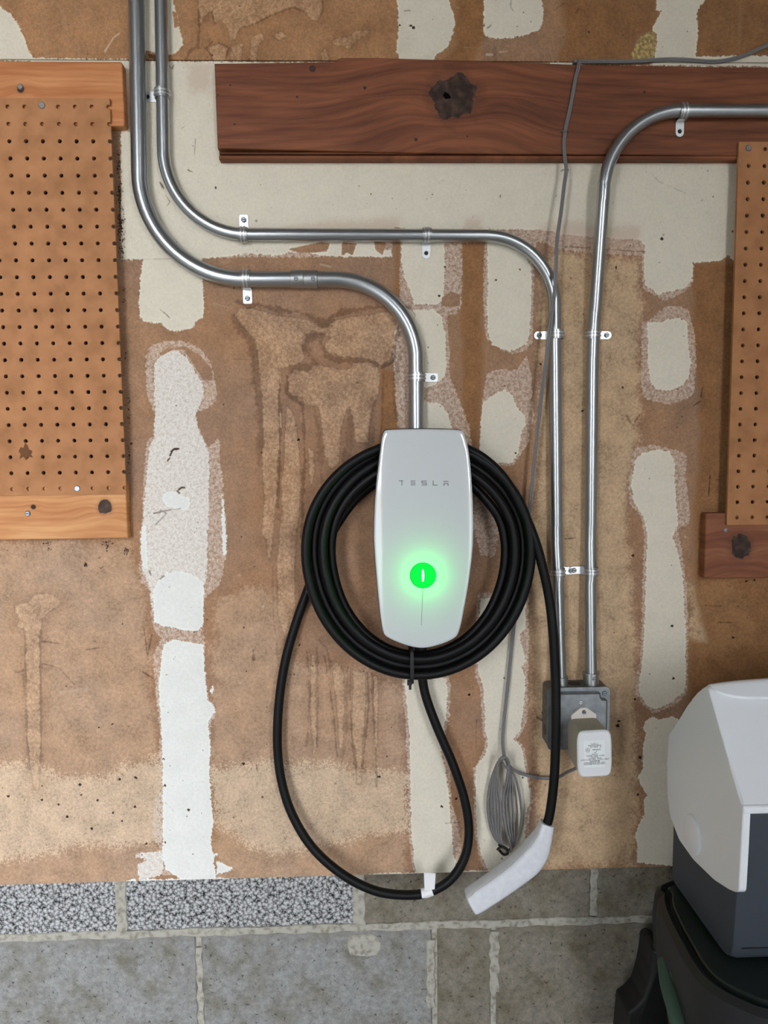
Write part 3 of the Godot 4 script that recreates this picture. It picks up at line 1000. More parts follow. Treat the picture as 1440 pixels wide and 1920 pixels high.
func text_part(s: String, at: Vector3, height: float, m: Material, parent: Node3D, turn := 0.0, bold := false, wide := 1.0) -> void:
	var tm := TextMesh.new()
	var fnt := SystemFont.new()
	fnt.font_names = PackedStringArray(["Droid Sans"])
	fnt.font_weight = 700 if bold else 400
	tm.font = fnt
	tm.text = s
	tm.font_size = 32
	tm.pixel_size = height / 54.0
	tm.depth = 0.00016
	tm.curve_step = 2.0
	var o := put_mesh("lettering", tm, m, parent)
	o.position = at
	o.rotation.z = turn
	o.scale.x = wide

# ================================================================ the scene
func _ready() -> void:
	# ---- camera
	var cam := Camera3D.new()
	cam.name = "camera"
	cam.transform = Transform3D(cam_basis, CAM)
	cam.fov = rad_to_deg(2.0 * atan(960.0 / FOCAL))
	cam.keep_aspect = Camera3D.KEEP_HEIGHT
	cam.near = 0.05
	cam.current = true
	add_child(cam)
	# ---- sky and exposure
	var env := Environment.new()
	var sky := Sky.new()
	var sm := ProceduralSkyMaterial.new()
	sm.sky_top_color = rgb(198, 208, 226)
	sm.sky_horizon_color = rgb(233, 235, 236)
	sm.sky_curve = 0.25
	sm.ground_horizon_color = rgb(150, 148, 142)
	sm.ground_bottom_color = rgb(130, 126, 118)
	sky.sky_material = sm
	env.background_mode = Environment.BG_SKY
	env.sky = sky
	env.tonemap_mode = Environment.TONE_MAPPER_LINEAR
	env.tonemap_exposure = 19.5
	env.sdfgi_enabled = true
	env.ssao_enabled = true
	env.ssil_enabled = true
	var we := WorldEnvironment.new()
	we.name = "world"
	we.environment = env
	add_child(we)

	TY0 = P(600, 1643).y
	make_materials()
	build_shell()
	build_wall()
	build_boards()
	build_conduits()
	build_charger()
	build_box()
	build_wire()
	build_appliance()

func make_materials() -> void:
	M.black = mat(rgb(16, 16, 17), 0.6)
	M.zinc = mat(rgb(178, 180, 180), 0.36, 0.95)
	M.zinc_bright = mat(rgb(214, 216, 216), 0.34, 0.8)
	M.bolt = mat(rgb(140, 146, 152), 0.38, 0.95)
	M.rust = mat(rgb(66, 44, 32), 0.7, 0.2)
	M.nail = mat(rgb(128, 124, 118), 0.5, 0.7)
	M.emt = mat(rgb(176, 180, 182), 0.34, 0.96)
	M.emt.roughness_texture = noise_tex(0.06, FastNoiseLite.TYPE_SIMPLEX_SMOOTH, [[0.0, Color(0.8, 0.8, 0.8)], [1.0, Color(1, 1, 1)]], 256, 4, 8)
	M.emt.heightmap_enabled = true
	M.emt.heightmap_texture = noise_tex(0.05, FastNoiseLite.TYPE_SIMPLEX_SMOOTH, [[0.0, Color(0, 0, 0)], [1.0, Color(1, 1, 1)]], 256, 3, 11)
	M.emt.heightmap_scale = 0.0025
	world_tex(M.emt, 7.0)
	M.cable = mat(rgb(10, 10, 11), 0.48, 0.0, 0.34)
	M.peg = mat(rgb(188, 134, 92), 0.72, 0.0, 0.3)
	M.peg.albedo_texture = noise_tex(0.02, FastNoiseLite.TYPE_SIMPLEX_SMOOTH, [[0.0, Color(0.84, 0.82, 0.8)], [0.5, Color(0.94, 0.93, 0.92)], [1.0, Color(1, 1, 1)]], 512, 5, 21)
	world_tex(M.peg, 2.0)
	M.paper = mat(rgb(172, 131, 101), 0.9, 0.0, 0.3)
	M.shell = mat(rgb(150, 148, 144), 0.9, 0.0, 0.3)
	M.concrete = mat(rgb(160, 156, 148), 0.9, 0.0, 0.3)
	M.white_plastic = mat(rgb(226, 226, 222), 0.35)

func build_shell() -> void:
	# a garage: a wide and a narrow opening in the wall behind the photographer are sized for the daylight falloff; the partition between is added to block light
	var zf := 3.45
	var top := 2.9
	var fl := MB.new()
	fl.box(Vector3(-0.2, -0.06, zf / 2), Vector3(4.84, 0.12, zf + 0.4))
	put("floor", fl, M.concrete, self).set_meta("kind", "structure")
	var cl := MB.new()
	cl.box(Vector3(-0.2, top + 0.06, zf / 2), Vector3(4.84, 0.12, zf + 0.4))
	put("ceiling", cl, M.shell, self).set_meta("kind", "structure")
	for q in [["wall_left", -2.56], ["wall_right", 2.15]]:
		var w := MB.new()
		w.box(Vector3(q[1], top / 2, zf / 2), Vector3(0.12, top, zf + 0.4))
		put(q[0], w, M.shell, self).set_meta("kind", "structure")
	var far := structure("wall_street")
	for b in [[-2.6, -1.85, 0.0, top], [-0.3, 0.95, 0.0, top], [1.5, 2.1, 0.0, top], [-1.85, -0.3, 2.78, top], [0.95, 1.5, 2.7, top]]:
		var w := MB.new()
		w.box(Vector3((b[0] + b[1]) / 2, (b[2] + b[3]) / 2, zf + 0.06), Vector3(b[1] - b[0], b[3] - b[2], 0.12))
		put("wall_panel", w, M.shell, far)
	var part := MB.new()
	part.box(Vector3(-0.16, top / 2, 2.0), Vector3(0.76, top, 0.1))  # unseen slab added to block daylight from the openings
	put("added_light_blocker", part, M.shell, self).set_meta("kind", "structure")
	var drive := MB.new()
	drive.box(Vector3(-0.7, -0.18, 6.0), Vector3(40, 0.1, 30.0))
	put("floor_driveway", drive, M.concrete, self).set_meta("kind", "structure")

func block_textures(smooth_face: bool) -> Array:
	var n := 1024
	var grab := func(kind: int, freq: float, seed_: int, octaves: int) -> PackedByteArray:
		var z := FastNoiseLite.new()
		z.noise_type = kind
		z.frequency = freq
		z.seed = seed_
		z.fractal_type = FastNoiseLite.FRACTAL_NONE if octaves == 1 else FastNoiseLite.FRACTAL_FBM
		z.fractal_octaves = octaves
		z.domain_warp_enabled = true
		z.domain_warp_amplitude = 9.0
		z.domain_warp_frequency = 0.03
		return z.get_seamless_image(n, n, false, false, 0.08).get_data()
	var big: PackedByteArray = grab.call(FastNoiseLite.TYPE_CELLULAR, 0.05, 3, 1)
	var small: PackedByteArray = grab.call(FastNoiseLite.TYPE_CELLULAR, 0.10, 8, 1)
	var grain: PackedByteArray = grab.call(FastNoiseLite.TYPE_SIMPLEX_SMOOTH, 0.22, 5, 2)
	var blot: PackedByteArray = grab.call(FastNoiseLite.TYPE_SIMPLEX_SMOOTH, 0.02, 6, 4)
	var col := PackedByteArray()
	var hgt := PackedByteArray()
	col.resize(n * n)
	hgt.resize(n * n)
	for i in n * n:
		var a := big[i] / 255.0
		var b := small[i] / 255.0
		var g := grain[i] / 255.0
		var q := blot[i] / 255.0
		var stone := maxf(1.0 - 1.35 * a, (1.0 - 1.5 * b) * 0.9)      # stones of two sizes
		if smooth_face:
			var v := 0.80 + 0.26 * (g - 0.5) + 0.16 * (q - 0.5) + 0.10 * (stone - 0.5)
			if stone < 0.12 + 0.12 * (q - 0.5):
				v *= 0.62
			col[i] = clampi(int(v * 255.0), 0, 255)
			hgt[i] = clampi(int((0.5 + 0.5 * (g - 0.5) + 0.4 * clampf(stone, 0.0, 0.5)) * 255.0), 0, 255)
		else:
			var v := clampf(0.16 + 1.05 * stone + 0.35 * (g - 0.5) + 0.2 * (q - 0.5), 0.08, 1.0)
			col[i] = clampi(int(v * 255.0), 0, 255)
			hgt[i] = clampi(int(clampf(stone * 1.2, 0.0, 1.0) * 255.0), 0, 255)
	var out := []
	for d in [col, hgt]:
		var im := Image.create_from_data(n, n, false, Image.FORMAT_L8, d)
		im.convert(Image.FORMAT_RGB8)
		out.append(ImageTexture.create_from_image(im))
	return out

func build_wall() -> void:
	var w := structure("wall_back")
	var got := make_wall_texture()
	var m := mat(Color.WHITE, 0.88, 0.0, 0.3)
	m.albedo_texture = ImageTexture.create_from_image(got[0])
	m.heightmap_enabled = true
	m.heightmap_texture = ImageTexture.create_from_image(got[1])
	m.heightmap_scale = 0.12
	m.texture_repeat = false
	var seam := P(600, 114).y
	var rc := Rect2(TX0, TYTOP - th / RES, tw / RES, th / RES)
	for s in [[TY0, seam - 0.0006], [seam + 0.0006, TYTOP]]:
		var mb := MB.new()
		mb.uv_rect = rc
		mb.box(Vector3((TX0 + TX1) / 2, (s[0] + s[1]) / 2, -0.00635), Vector3(TX1 - TX0, s[1] - s[0], 0.0127), 0.0008)
		put("drywall_sheet", mb, m, w)
	for s in [[-2.5, TX0, TY0, 2.9], [TX1, 2.1, TY0, 2.9], [TX0, TX1, TYTOP, 2.9]]:
		var mb := MB.new()
		mb.box(Vector3((s[0] + s[1]) / 2, (s[2] + s[3]) / 2, -0.00635), Vector3(s[1] - s[0], s[3] - s[2], 0.0127))
		put("drywall_sheet", mb, M.paper, w)
	var back := MB.new()
	back.box(Vector3(-0.2, 1.82, -0.06), Vector3(4.7, 2.16, 0.09))
	put("framing", back, M.paper, w)
	# ---- concrete blocks
	var rough_pair := block_textures(false)
	var coarse := mat(rgb(196, 196, 195), 0.95, 0.0, 0.3)
	coarse.albedo_texture = rough_pair[0]
	coarse.heightmap_enabled = true
	coarse.heightmap_texture = rough_pair[1]
	coarse.heightmap_scale = 0.2
	world_tex(coarse, 2.7)
	var fine_pair := block_textures(true)
	var fine := mat(rgb(170, 163, 149), 0.95, 0.0, 0.3)
	fine.albedo_texture = fine_pair[0]
	fine.heightmap_enabled = true
	fine.heightmap_texture = fine_pair[1]
	fine.heightmap_scale = 0.12
	fine.detail_enabled = true
	fine.detail_blend_mode = BaseMaterial3D.BLEND_MODE_MUL
	fine.detail_albedo = noise_tex(0.009, FastNoiseLite.TYPE_SIMPLEX_SMOOTH, [[0.0, Color(0.80, 0.77, 0.70)], [0.45, Color(0.93, 0.92, 0.90)], [1.0, Color(1, 1, 1)]], 512, 6, 12)
	fine.detail_uv_layer = BaseMaterial3D.DETAIL_UV_1
	world_tex(fine, 2.5)
	var fine_grey: StandardMaterial3D = fine.duplicate()
	fine_grey.albedo_color = rgb(184, 184, 182)
	var mortar := mat(rgb(178, 174, 164), 0.95, 0.0, 0.3)
	mortar.albedo_texture = noise_tex(0.04, FastNoiseLite.TYPE_SIMPLEX_SMOOTH, [[0.1, Color(0.72, 0.71, 0.68)], [0.5, Color(0.95, 0.95, 0.93)], [1.0, Color(1, 1, 1)]], 512, 5, 3)
	mortar.heightmap_enabled = true
	mortar.heightmap_texture = noise_tex(0.08, FastNoiseLite.TYPE_SIMPLEX_SMOOTH, [[0.0, Color(0, 0, 0)], [1.0, Color(1, 1, 1)]], 512, 4, 4)
	mortar.heightmap_scale = 0.12
	world_tex(mortar, 3.0)
	var zb := -0.014
	var bed := P(228, 1752, zb).y
	var step := 0.2032
	var gap := 0.0095
	var joints_top := [P(228, 1690, zb).x, P(673, 1672, zb).x, P(1113, 1655, zb).x]
	var joints_low := [P(375, 1850, zb).x, P(815, 1850, zb).x, P(926, 1800, zb).x]
	for course in 5:
		var y1 := bed + step * (1 - course)
		var y0 := y1 - step
		if y1 <= 0.01:
			break
		y0 = maxf(y0, 0.0)
		var js: Array = joints_top.duplicate() if course % 2 == 0 else joints_low.duplicate()
		while js[0] > -2.2:
			js.push_front(js[0] - 0.4064)
		while js[-1] < 1.7:
			js.append(js[-1] + 0.4064)
		for i in js.size() - 1:
			var x0: float = js[i] + gap / 2
			var x1: float = js[i + 1] - gap / 2
			var mb := MB.new()
			var cy1 := minf(y1 - gap / 2, 0.82)
			mb.prism(rounded(rect(x0, y0 + gap / 2, x1, cy1), 0.004, 2), -0.15, zb + 0.0012 * sin(i * 3.7 + course), 0.0025)
			var m2: Material = coarse if course == 0 and js[i] < joints_top[1] - 0.05 else (fine_grey if course == 1 and js[i] < joints_low[1] - 0.05 else fine)
			put("concrete_block", mb, m2, w)
	var mo := MB.new()
	mo.box(Vector3(-0.2, 0.39, -0.085), Vector3(4.7, 0.78, 0.135))
	put("mortar", mo, mortar, w)
	# mortar smeared proud of the joints
	for s in [[219, 1662, 236, 1746, 0.004], [662, 1646, 684, 1734, 0.004], [1106, 1632, 1121, 1716, 0.004]]:
		var a := P2(s[0], s[3], zb)
		var b := P2(s[2], s[1], zb)
		var mb := MB.new()
		var ring := PackedVector2Array()
		for k in 9:
			ring.append(Vector2(b.x + 0.0016 * sin(k * 2.3 + s[0]), lerpf(a.y, b.y + 0.02, k / 8.0)))
		for k in 9:
			ring.append(Vector2(a.x + 0.0016 * cos(k * 2.9 + s[0]), lerpf(b.y + 0.02, a.y, k / 8.0)))
		mb.prism(ring, zb - 0.01, zb + 0.002, 0.0012)
		put("mortar_joint", mb, mortar, w)
	for s in [[800, 1762, 815, 1890, 0.002], [918, 1746, 936, 1860, 0.002], [372, 1776, 379, 1925, 0.002]]:
		var mb := MB.new()
		var ring := PackedVector2Array()
		var a := P2(s[0], s[3], zb)
		var b := P2(s[2], s[1], zb)
		for k in 9:
			ring.append(Vector2(b.x + 0.002 * sin(k * 2.3 + s[0]), lerpf(a.y, b.y, k / 8.0)))
		for k in 9:
			ring.append(Vector2(a.x + 0.002 * cos(k * 2.9 + s[0]), lerpf(b.y, a.y, k / 8.0)))
		mb.prism(ring, zb - 0.01, zb + 0.0014, 0.001)
		put("mortar_joint", mb, mortar, w)
	var bj := MB.new()      # the flush bed joint, standing a little proud
	var up := PackedVector2Array()
	for k in 121:
		var x := lerpf(-0.85, 1.0, k / 120.0)
		up.append(Vector2(x, bed - 0.0068 + 0.0012 * sin(k * 1.7) + 0.0008 * sin(k * 0.61)))
	for k in 121:
		var x := lerpf(1.0, -0.85, k / 120.0)
		up.append(Vector2(x, bed + 0.0075 + 0.0012 * sin(k * 2.1) + 0.001 * sin(k * 0.47)))
	bj.prism(up, zb - 0.01, zb + 0.0025, 0.0012)
	put("mortar_joint", bj, mortar, w)
	var bl := MB.new()      # a dab of mortar under the bed joint
	bl.prism(rounded(poly([655,1752, 700,1750, 716,1764, 712,1788, 690,1792, 656,1790, 650,1770], zb), 0.006, 3), zb - 0.01, zb + 0.004, 0.002)
	put("mortar_joint", bl, mortar, w)

func board(called: String, label: String, category: String, outline: PackedVector2Array, z0: float, z1: float, m: Material, group := "") -> Node3D:
	var t := thing(called, label, category, group)
	var lo := outline[0]
	var hi := outline[0]
	for p in outline:
		lo = lo.min(p)
		hi = hi.max(p)
	var mb := MB.new()
	mb.uv_rect = Rect2(lo, hi - lo)
	mb.prism(outline, z0, z1, 0.0012)
	put("plank", mb, m, t)
	return t

func build_boards() -> void:
	var z1 := 0.019
	# ---- left pegboard and its two battens
	var a := P(0, 116, z1)
	var b := P(230, 237, z1)
	var pine_l := rgb(206, 142, 92)
	var pine_d := rgb(168, 100, 54)
	var x0 := -0.80
	var x1 := P(231, 170, z1).x
	var yt := P(120, 115, z1).y
	var yb := P(225, 236, z1).y
	var wm := wood(Vector2(x1 - x0, yt - yb), pine_l, pine_d, [[P(38, 162, z1).x - x0, 0.040, 0.006]], 4)
	var t := board("batten", "orange pine batten behind the top edge of the left pegboard", "batten", rounded(rect(x0, yb, x1, yt), 0.004, 3), 0.0, z1, wm, "pine battens behind the pegboards")
	screw("nail", t, P(38, 163, z1), 0.0045, M.nail, false, false)
	x1 = P(238, 970, z1).x
	yt = P(120, 905, z1).y
	yb = P(150, 1010, z1).y
	wm = wood(Vector2(x1 - x0, yt - yb), rgb(214, 158, 106), rgb(178, 112, 64), [[P(196, 948, z1).x - x0, yt - P(196, 948, z1).y, 0.0115], [P(62, 950, z1).x - x0, yt - P(62, 950, z1).y, 0.004]], 17)
	t = board("batten", "pale orange pine batten with a round knot, below the left pegboard", "batten", rect(x0, yb, x1, yt), 0.0, z1, wm, "pine battens behind the pegboards")
	screw("screw", t, P(52, 963, z1), 0.0046, M.bolt)
	var zp := z1 + 0.0055
	var g0 := P(14, 200, zp)
	var g1 := P(204.7, 917, zp)
	var gx := g1.x - 7 * 0.0254
	var peg := thing("pegboard", "large tan pegboard panel on the left with many rows of holes", "pegboard", "pegboard panels")
	var gy := P(110, 200, zp).y
	var col0 := P(14, 200, zp).x
	# the panel reaches past the picture's edge by eight columns
	var cols := 8 + 7
	var mb := pegboard_mesh(col0 - 8 * 0.0254, gy, cols, 24, col0 - 8.5 * 0.0254, col0 + 6 * 0.0254 + 0.0022, P(110, 928, zp).y, P(110, 184, zp).y, z1, zp, true)
	put("panel", mb, M.peg, peg, 20.0)
	screw("screw", peg, P(79, 198, zp - 0.001), 0.0058, M.nail, false, false)
	screw("screw", peg, P(145, 916, zp - 0.001), 0.0052, M.bolt, false, false)
	var sc := MB.new()      # torn hole in the hardboard
	sc.prism(poly([35,846, 39,838, 44,840, 47,831, 52,835, 54,842, 61,846, 58,852, 62,858, 53,856, 49,863, 44,856, 37,861, 39,852], zp), zp - 0.0004, zp + 0.0005)
	put("torn_spot", sc, mat(rgb(110, 74, 46), 0.95), peg)
	# ---- the long board with its open knot
	var zt := 0.019
	var ol := poly([402,119, 628,116, 632,111, 640,108, 700,108, 960,116, 1080,121, 1440,127], zt)
	var xr := 1.12
	var ytop := P(1440, 127, zt).y
	var ybot := P(800, 287, zt).y
	ol.append(Vector2(xr, ytop - 0.002))
	ol.append(Vector2(xr, P(1440, 292, zt).y))
	ol.append_array(poly([1440,292, 800,287, 408,278], zt))
	var lo := ol[0]
	var hi := ol[0]
	for p in ol:
		lo = lo.min(p)
		hi = hi.max(p)
	var kp := P(850, 181, zt)
	wm = wood(hi - lo, rgb(140, 84, 54), rgb(92, 50, 30), [[kp.x - lo.x, hi.y - kp.y, 0.034]], 33, 0.2)
	var lb := board("board", "long dark brown board with a large open knot across the top", "board", ol, 0.0, zt, wm, "dark brown boards on the wall")
	# moulded strip along the lower edge, a groove apart
	for s in [[279.0, 281.5, 0.0155], [282.5, 296.0, 0.0178]]:
		var st := MB.new()
		var x_l := P(410, 285, zt).x
		var ya := P(800, s[0] + 8, zt).y
		var yc := P(800, s[1] + 2, zt).y
		st.uv_rect = Rect2(lo, hi - lo)
		st.prism(rect(x_l, yc, xr, ya), 0.0, s[2], 0.0015)
		put("edge_strip", st, wm, lb)
	var kh := MB.new()
	kh.prism(rounded(poly([834,172, 842,176, 846,184, 836,186, 830,180], zt), 0.001, 2), zt, zt + 0.0002)
	put("knot_hole", kh, mat(rgb(14, 10, 8), 1.0, 0.0, 0.1), lb)
	for q in [[684,165,3.4], [780,262,3.4], [586,129,6.0], [876,256,2.2], [588,161,2.0], [557,182,2.6], [741,140,2.0], [491,205,2.0], [389 + 20,178,2.4], [440,233,2.4], [432,160,2.2], [1208,173,3.0]]:
		screw("nail", lb, P(q[0], q[1], zt - 0.0006), q[2] * 0.00085, M.rust if M.has("rust") else M.nail, false, false)
	# ---- right pegboard and the short board under it
	x0 = P(1323, 1000, z1).x
	yt = P(1360, 962, z1).y
	yb = P(1380, 1084, z1).y
	kp = P(1388, 1025, z1)
	wm = wood(Vector2(1.0 - x0, yt - yb), rgb(150, 96, 66), rgb(112, 62, 40), [[kp.x - x0, yt - kp.y, 0.019]], 51, 0.2)
	t = board("board", "short brown board with dark knot at the foot of right pegboard", "board", rounded(rect(x0, yb, 1.0, yt), 0.003, 2), 0.0, z1, wm, "dark brown boards on the wall")
	screw("screw", t, P(1360, 994, z1), 0.0036, M.bolt)
	var col := P(1403.7, 311, 0.0245)
	peg = thing("pegboard", "narrow dark tan pegboard strip at the right edge", "pegboard", "pegboard panels")
	mb = pegboard_mesh(col.x, col.y + 0.0254, 6, 24, col.x - 0.0165, col.x + 5.5 * 0.0254, P(1400, 984, 0.0245).y, P(1400, 266, 0.0245).y, 0.019, 0.0245, false)
	put("panel", mb, M.peg, peg, 20.0)
	screw("screw", peg, P(1403, 278, 0.0238), 0.0052, M.nail, false, false)

func up_to_ceiling(a: Vector3, b: Vector3) -> Vector3:
	return b + (a - b) * ((2.895 - b.y) / (a.y - b.y))

func build_conduits() -> void:
	var ra := 0.0125
	var rb := 0.0099
	var za := ra + 0.002
	var zb := rb + 0.002
	var path := bent([up_to_ceiling(P(256, 0, za), P(264.5, 522, za)), P(264.5, 522, za), P(781, 525, za), P(780, 830, za)], [0.158, 0.128])
	var A := conduit("large_conduit", "thicker steel conduit bending twice down to the wall charger", path, ra)
	var cp := MB.new()
	cp.tube(PackedVector3Array([P(545, 523, za), P(546, 523, za), P(569, 523.4, za), P(570, 523.4, za)]), ra, 20, 1.0, PackedFloat32Array([ra, ra + 0.0016, ra + 0.0016, ra + 0.0009]))
	cp.tube(PackedVector3Array([P(570, 523.4, za), P(571, 523.4, za), P(595, 524, za), P(596, 524, za)]), ra, 20, 1.0, PackedFloat32Array([ra + 0.0009, ra + 0.0016, ra + 0.0016, ra]))
	var cpo := put("coupling", cp, M.zinc, A)
	for x in [555, 587]:
		screw("set_screw", cpo, P(x, 522, za + ra + 0.001), 0.0036, M.bolt)
	path = bent([up_to_ceiling(P(302, 0, zb), P(309, 438.5, zb)), P(309, 438.5, zb), P(1039.5, 443, zb), P(1043, 1000, zb), P(1046, 1090, zb + 0.004), P(1051, 1290, 0.024)], [0.126, 0.112, 0.5, 0.25])
	conduit("slim_conduit", "thin steel conduit crossing from upper left down to junction box", path, rb)
	var zc := rb + 0.0222
	path = bent([Vector3(2.08, P(1440, 208.5, zc).y, zc), P(1138, 207, zc), P(1132, 360, zc), P(1112, 627, zb), P(1107, 1000, zb), P(1107, 1090, zb + 0.004), P(1108, 1276, 0.024)], [0.122, 0.3, 0.8, 0.5, 0.25])
	var C := conduit("right_conduit", "thin steel conduit bending off the brown board down to box", path, rb)
	C.name = numbered("slim_conduit")
	var con := MB.new()
	con.tube(PackedVector3Array([P(1108, 1262, 0.024), P(1108, 1263, 0.024), P(1108, 1282, 0.024), P(1108, 1290, 0.024)]), rb, 18, 1.0, PackedFloat32Array([rb, rb + 0.003, rb + 0.003, rb + 0.003]))
	con.tube(PackedVector3Array([P(1108, 1260, 0.024), P(1108, 1264, 0.024)]), rb + 0.0042, 18)
	put("connector", con, M.zinc, C)
	screw("set_screw", C, P(1114, 1273, 0.024 + rb + 0.002), 0.004, M.bolt)
	# straps
	strap(P(461, 523, za), ra, Vector2.RIGHT, Vector2(0, -1), "strap with ear pointing down on thick conduit at lower bend", 0, 0.0, M.bolt)
	strap(P(781, 707, za), ra, Vector2.UP, Vector2.RIGHT, "strap on thick conduit just above the charger, ear to the right", 0, 0.0, M.bolt)
	strap(P(304, 176, zb), rb, Vector2.UP, Vector2.LEFT, "strap on the thin conduit between the two top left pipes", 0, 0.0, M.bolt, true)
	strap(P(456, 440, zb), rb, Vector2.RIGHT, Vector2(0, 1), "strap with ear pointing up on upper horizontal conduit", 0, 0.0, M.bolt)
	strap(P(800, 441, zb), rb, Vector2.RIGHT, Vector2(0, -1), "strap with open hole hanging below middle of the upper conduit", 1, 0.0, M.bolt, true)
	strap(P(1043, 627, zb), rb, Vector2.UP, Vector2.LEFT, "strap whose ear points left, under the grey wire", 1, 0.0, M.bolt)
	strap(P(1112, 627, zb), rb, Vector2.UP, Vector2.RIGHT, "strap whose ear points right on the rightmost conduit, upper one", 1, 0.0, M.bolt)
	strap(P(1046, 1073, zb + 0.003), rb, Vector2.UP, Vector2.RIGHT, "strap of left upright pipe whose ear meets its neighbour's", 1, 0.0, M.bolt)
	strap(P(1108, 1071, zb + 0.003), rb, Vector2.UP, Vector2.LEFT, "strap of right upright pipe, ear pointing left between pipes", 1, 0.0018, M.bolt)
	strap(P(1281, 209, zc), rb, Vector2.RIGHT, Vector2(0, -1), "strap screwed to the long brown board at upper right", 1, 0.0192, M.bolt, true)

# ---------------------------------------------------------------- charger
var face_ring := PackedVector2Array()
var face_c := Vector2.ZERO
const FZ := 0.083
const FH := 0.012
func bulge(p: Vector2) -> float:
	var d := p - face_c
	return FH * (1.0 - 0.40 * pow(d.x / 0.078, 2.0) - 0.45 * pow(d.y / 0.172, 2.0)) + 0.07 * d.x      # tilt added so the left edge mirrors the wide opening

func face_z(p: Vector2) -> float:
	return FZ + bulge(p)

func build_charger() -> void:
	var t := thing("wall_charger", "white glossy wall charger with green light in the cable coil", "charger")
	var raw := poly([725,806.5, 790,805, 862,806.5, 868,812, 871.5,823, 877,842, 881.7,888, 885,948, 885.7,996, 884,1034, 877,1091, 868.5,1139, 860,1183, 851,1195, 816,1209, 789,1213.5, 763,1209, 725.5,1195, 717,1183, 709,1115.5, 702,1031.6, 700.7,991, 704,924, 709,880.6, 714.5,835, 717,818, 720,810], FZ)
	face_ring = raw
	for it in 2:        # cut the corners twice: rounds without overshooting
		var cut := PackedVector2Array()
		for k in face_ring.size():
			var u := face_ring[k]
			var w := face_ring[(k + 1) % face_ring.size()]
			cut.append(u.lerp(w, 0.25))
			cut.append(u.lerp(w, 0.75))
		face_ring = cut
	face_c = (P2(789, 1010, FZ))
	var rings := []
	for s in [[0.995, -0.004], [1.004, -0.0025], [1.0, -0.0012], [0.99, -0.0004], [0.975, 0.0], [0.95, 0.0], [0.9, 0.0], [0.8, 0.0], [0.68, 0.0], [0.55, 0.0], [0.4, 0.0], [0.25, 0.0], [0.1, 0.0]]:
		var r := PackedVector3Array()
		for p in face_ring:
			var q: Vector2 = face_c + (p - face_c) * s[0]
			var z: float = FZ + bulge(q) + s[1]
			r.append(Vector3(q.x, q.y, z))
		rings.append(r)
	var fb := MB.new()
	fb.loft(rings)
	var glass := mat(rgb(208, 211, 212), 0.07, 0.0, 0.5)
	glass.clearcoat_enabled = true
	glass.clearcoat = 0.6
	glass.clearcoat_roughness = 0.03
	put("face_plate", fb, glass, t, 50.0)
	var scaled := func(k: float, dz := Vector2.ZERO) -> PackedVector2Array:
		var o := PackedVector2Array()
		for p in face_ring:
			o.append(face_c + (p - face_c) * k + dz)
		return o
	var rim := MB.new()
	rim.prism(scaled.call(1.012), FZ - 0.0125, FZ - 0.0065, 0.0012)
	put("rim", rim, mat(rgb(70, 71, 73), 0.35, 0.5), t)
	var gapm := MB.new()
	gapm.prism(scaled.call(0.992), FZ - 0.0080, FZ - 0.003)
	put("gasket", gapm, M.black, t)
	var body := MB.new()
	body.prism(scaled.call(0.60), 0.0, FZ - 0.007)
	put("back_box", body, mat(rgb(30, 30, 32), 0.5), t)
	# lettering, stroke by stroke
	var ink := mat(rgb(122, 128, 132), 0.4, 0.3)
	var word := [
		[[748.5,901.5, 758.5,901.5], [753.5,901.5, 753.5,910]],
		[[770.3,902, 779.5,902], [770.3,905.5, 779.5,905.5], [770.3,909, 779.5,909]],
		[[790.2,902, 799.5,902], [791,902, 791,905.5], [791,905.5, 799.5,905.5], [799,905.5, 799,909.2], [790.6,909.2, 799.5,909.2]],
		[[811.8,901.5, 811.8,909.4], [811.8,909.4, 819.4,909.4]],
		[[831.2,902.6, 840,902.6], [831.6,906.4, 840,906.4], [832,906.4, 832,910.6], [839.6,906.4, 839.6,910.6]]]
	for g in word:
		var lt := MB.new()
		for s in g:
			var a := P2(s[0], s[1], FZ + 0.009)
			var b := P2(s[2], s[3], FZ + 0.009)
			var z := face_z((a + b) / 2)
			var d := (b - a).normalized() * 0.0004
			var nn := Vector2(-d.y, d.x).normalized() * 0.00075
			lt.prism(PackedVector2Array([a - d - nn, b + d - nn, b + d + nn, a - d + nn]), z - 0.0006, z + 0.00025)
		put("letter", lt, ink, t)
	# the status light: a lit slit with the groove under it
	var lz := face_z(P2(793, 1079, FZ + FH))
	var c0 := P2(793, 1067, lz)
	var c1 := P2(793, 1091, lz)
	var led := MB.new()
	var lp := PackedVector2Array()
	for k in 16:
		var a := TAU * k / 16
		lp.append((c0 + c1) / 2 + Vector2(cos(a) * 0.0018, sin(a) * absf(c0.y - c1.y) / 2))
	led.prism(lp, lz - 0.001, lz + 0.0009)
	var lm := mat(rgb(200, 255, 215), 0.3)
	lm.emission_enabled = true
	lm.emission = Color(0.72, 1.0, 0.80)
	lm.emission_energy_multiplier = 0.2
	put("status_led", led, lm, t)
	# emissive green disc painting the slit's glow onto the face, not a real part
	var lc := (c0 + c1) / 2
	var glow_disc := MB.new()
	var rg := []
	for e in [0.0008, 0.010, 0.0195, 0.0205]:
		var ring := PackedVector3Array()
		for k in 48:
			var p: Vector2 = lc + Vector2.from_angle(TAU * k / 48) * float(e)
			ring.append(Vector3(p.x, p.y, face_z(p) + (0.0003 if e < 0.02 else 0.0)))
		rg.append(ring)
	glow_disc.loft(rg, false, false)
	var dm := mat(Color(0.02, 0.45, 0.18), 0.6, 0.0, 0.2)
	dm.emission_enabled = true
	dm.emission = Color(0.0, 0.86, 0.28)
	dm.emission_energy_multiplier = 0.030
	put("painted_glow_disc", glow_disc, dm, t, 60.0)
	var gr := MB.new()
	var ga := P2(793, 1092, lz)
	var gb := P2(790, 1172, lz - 0.003)
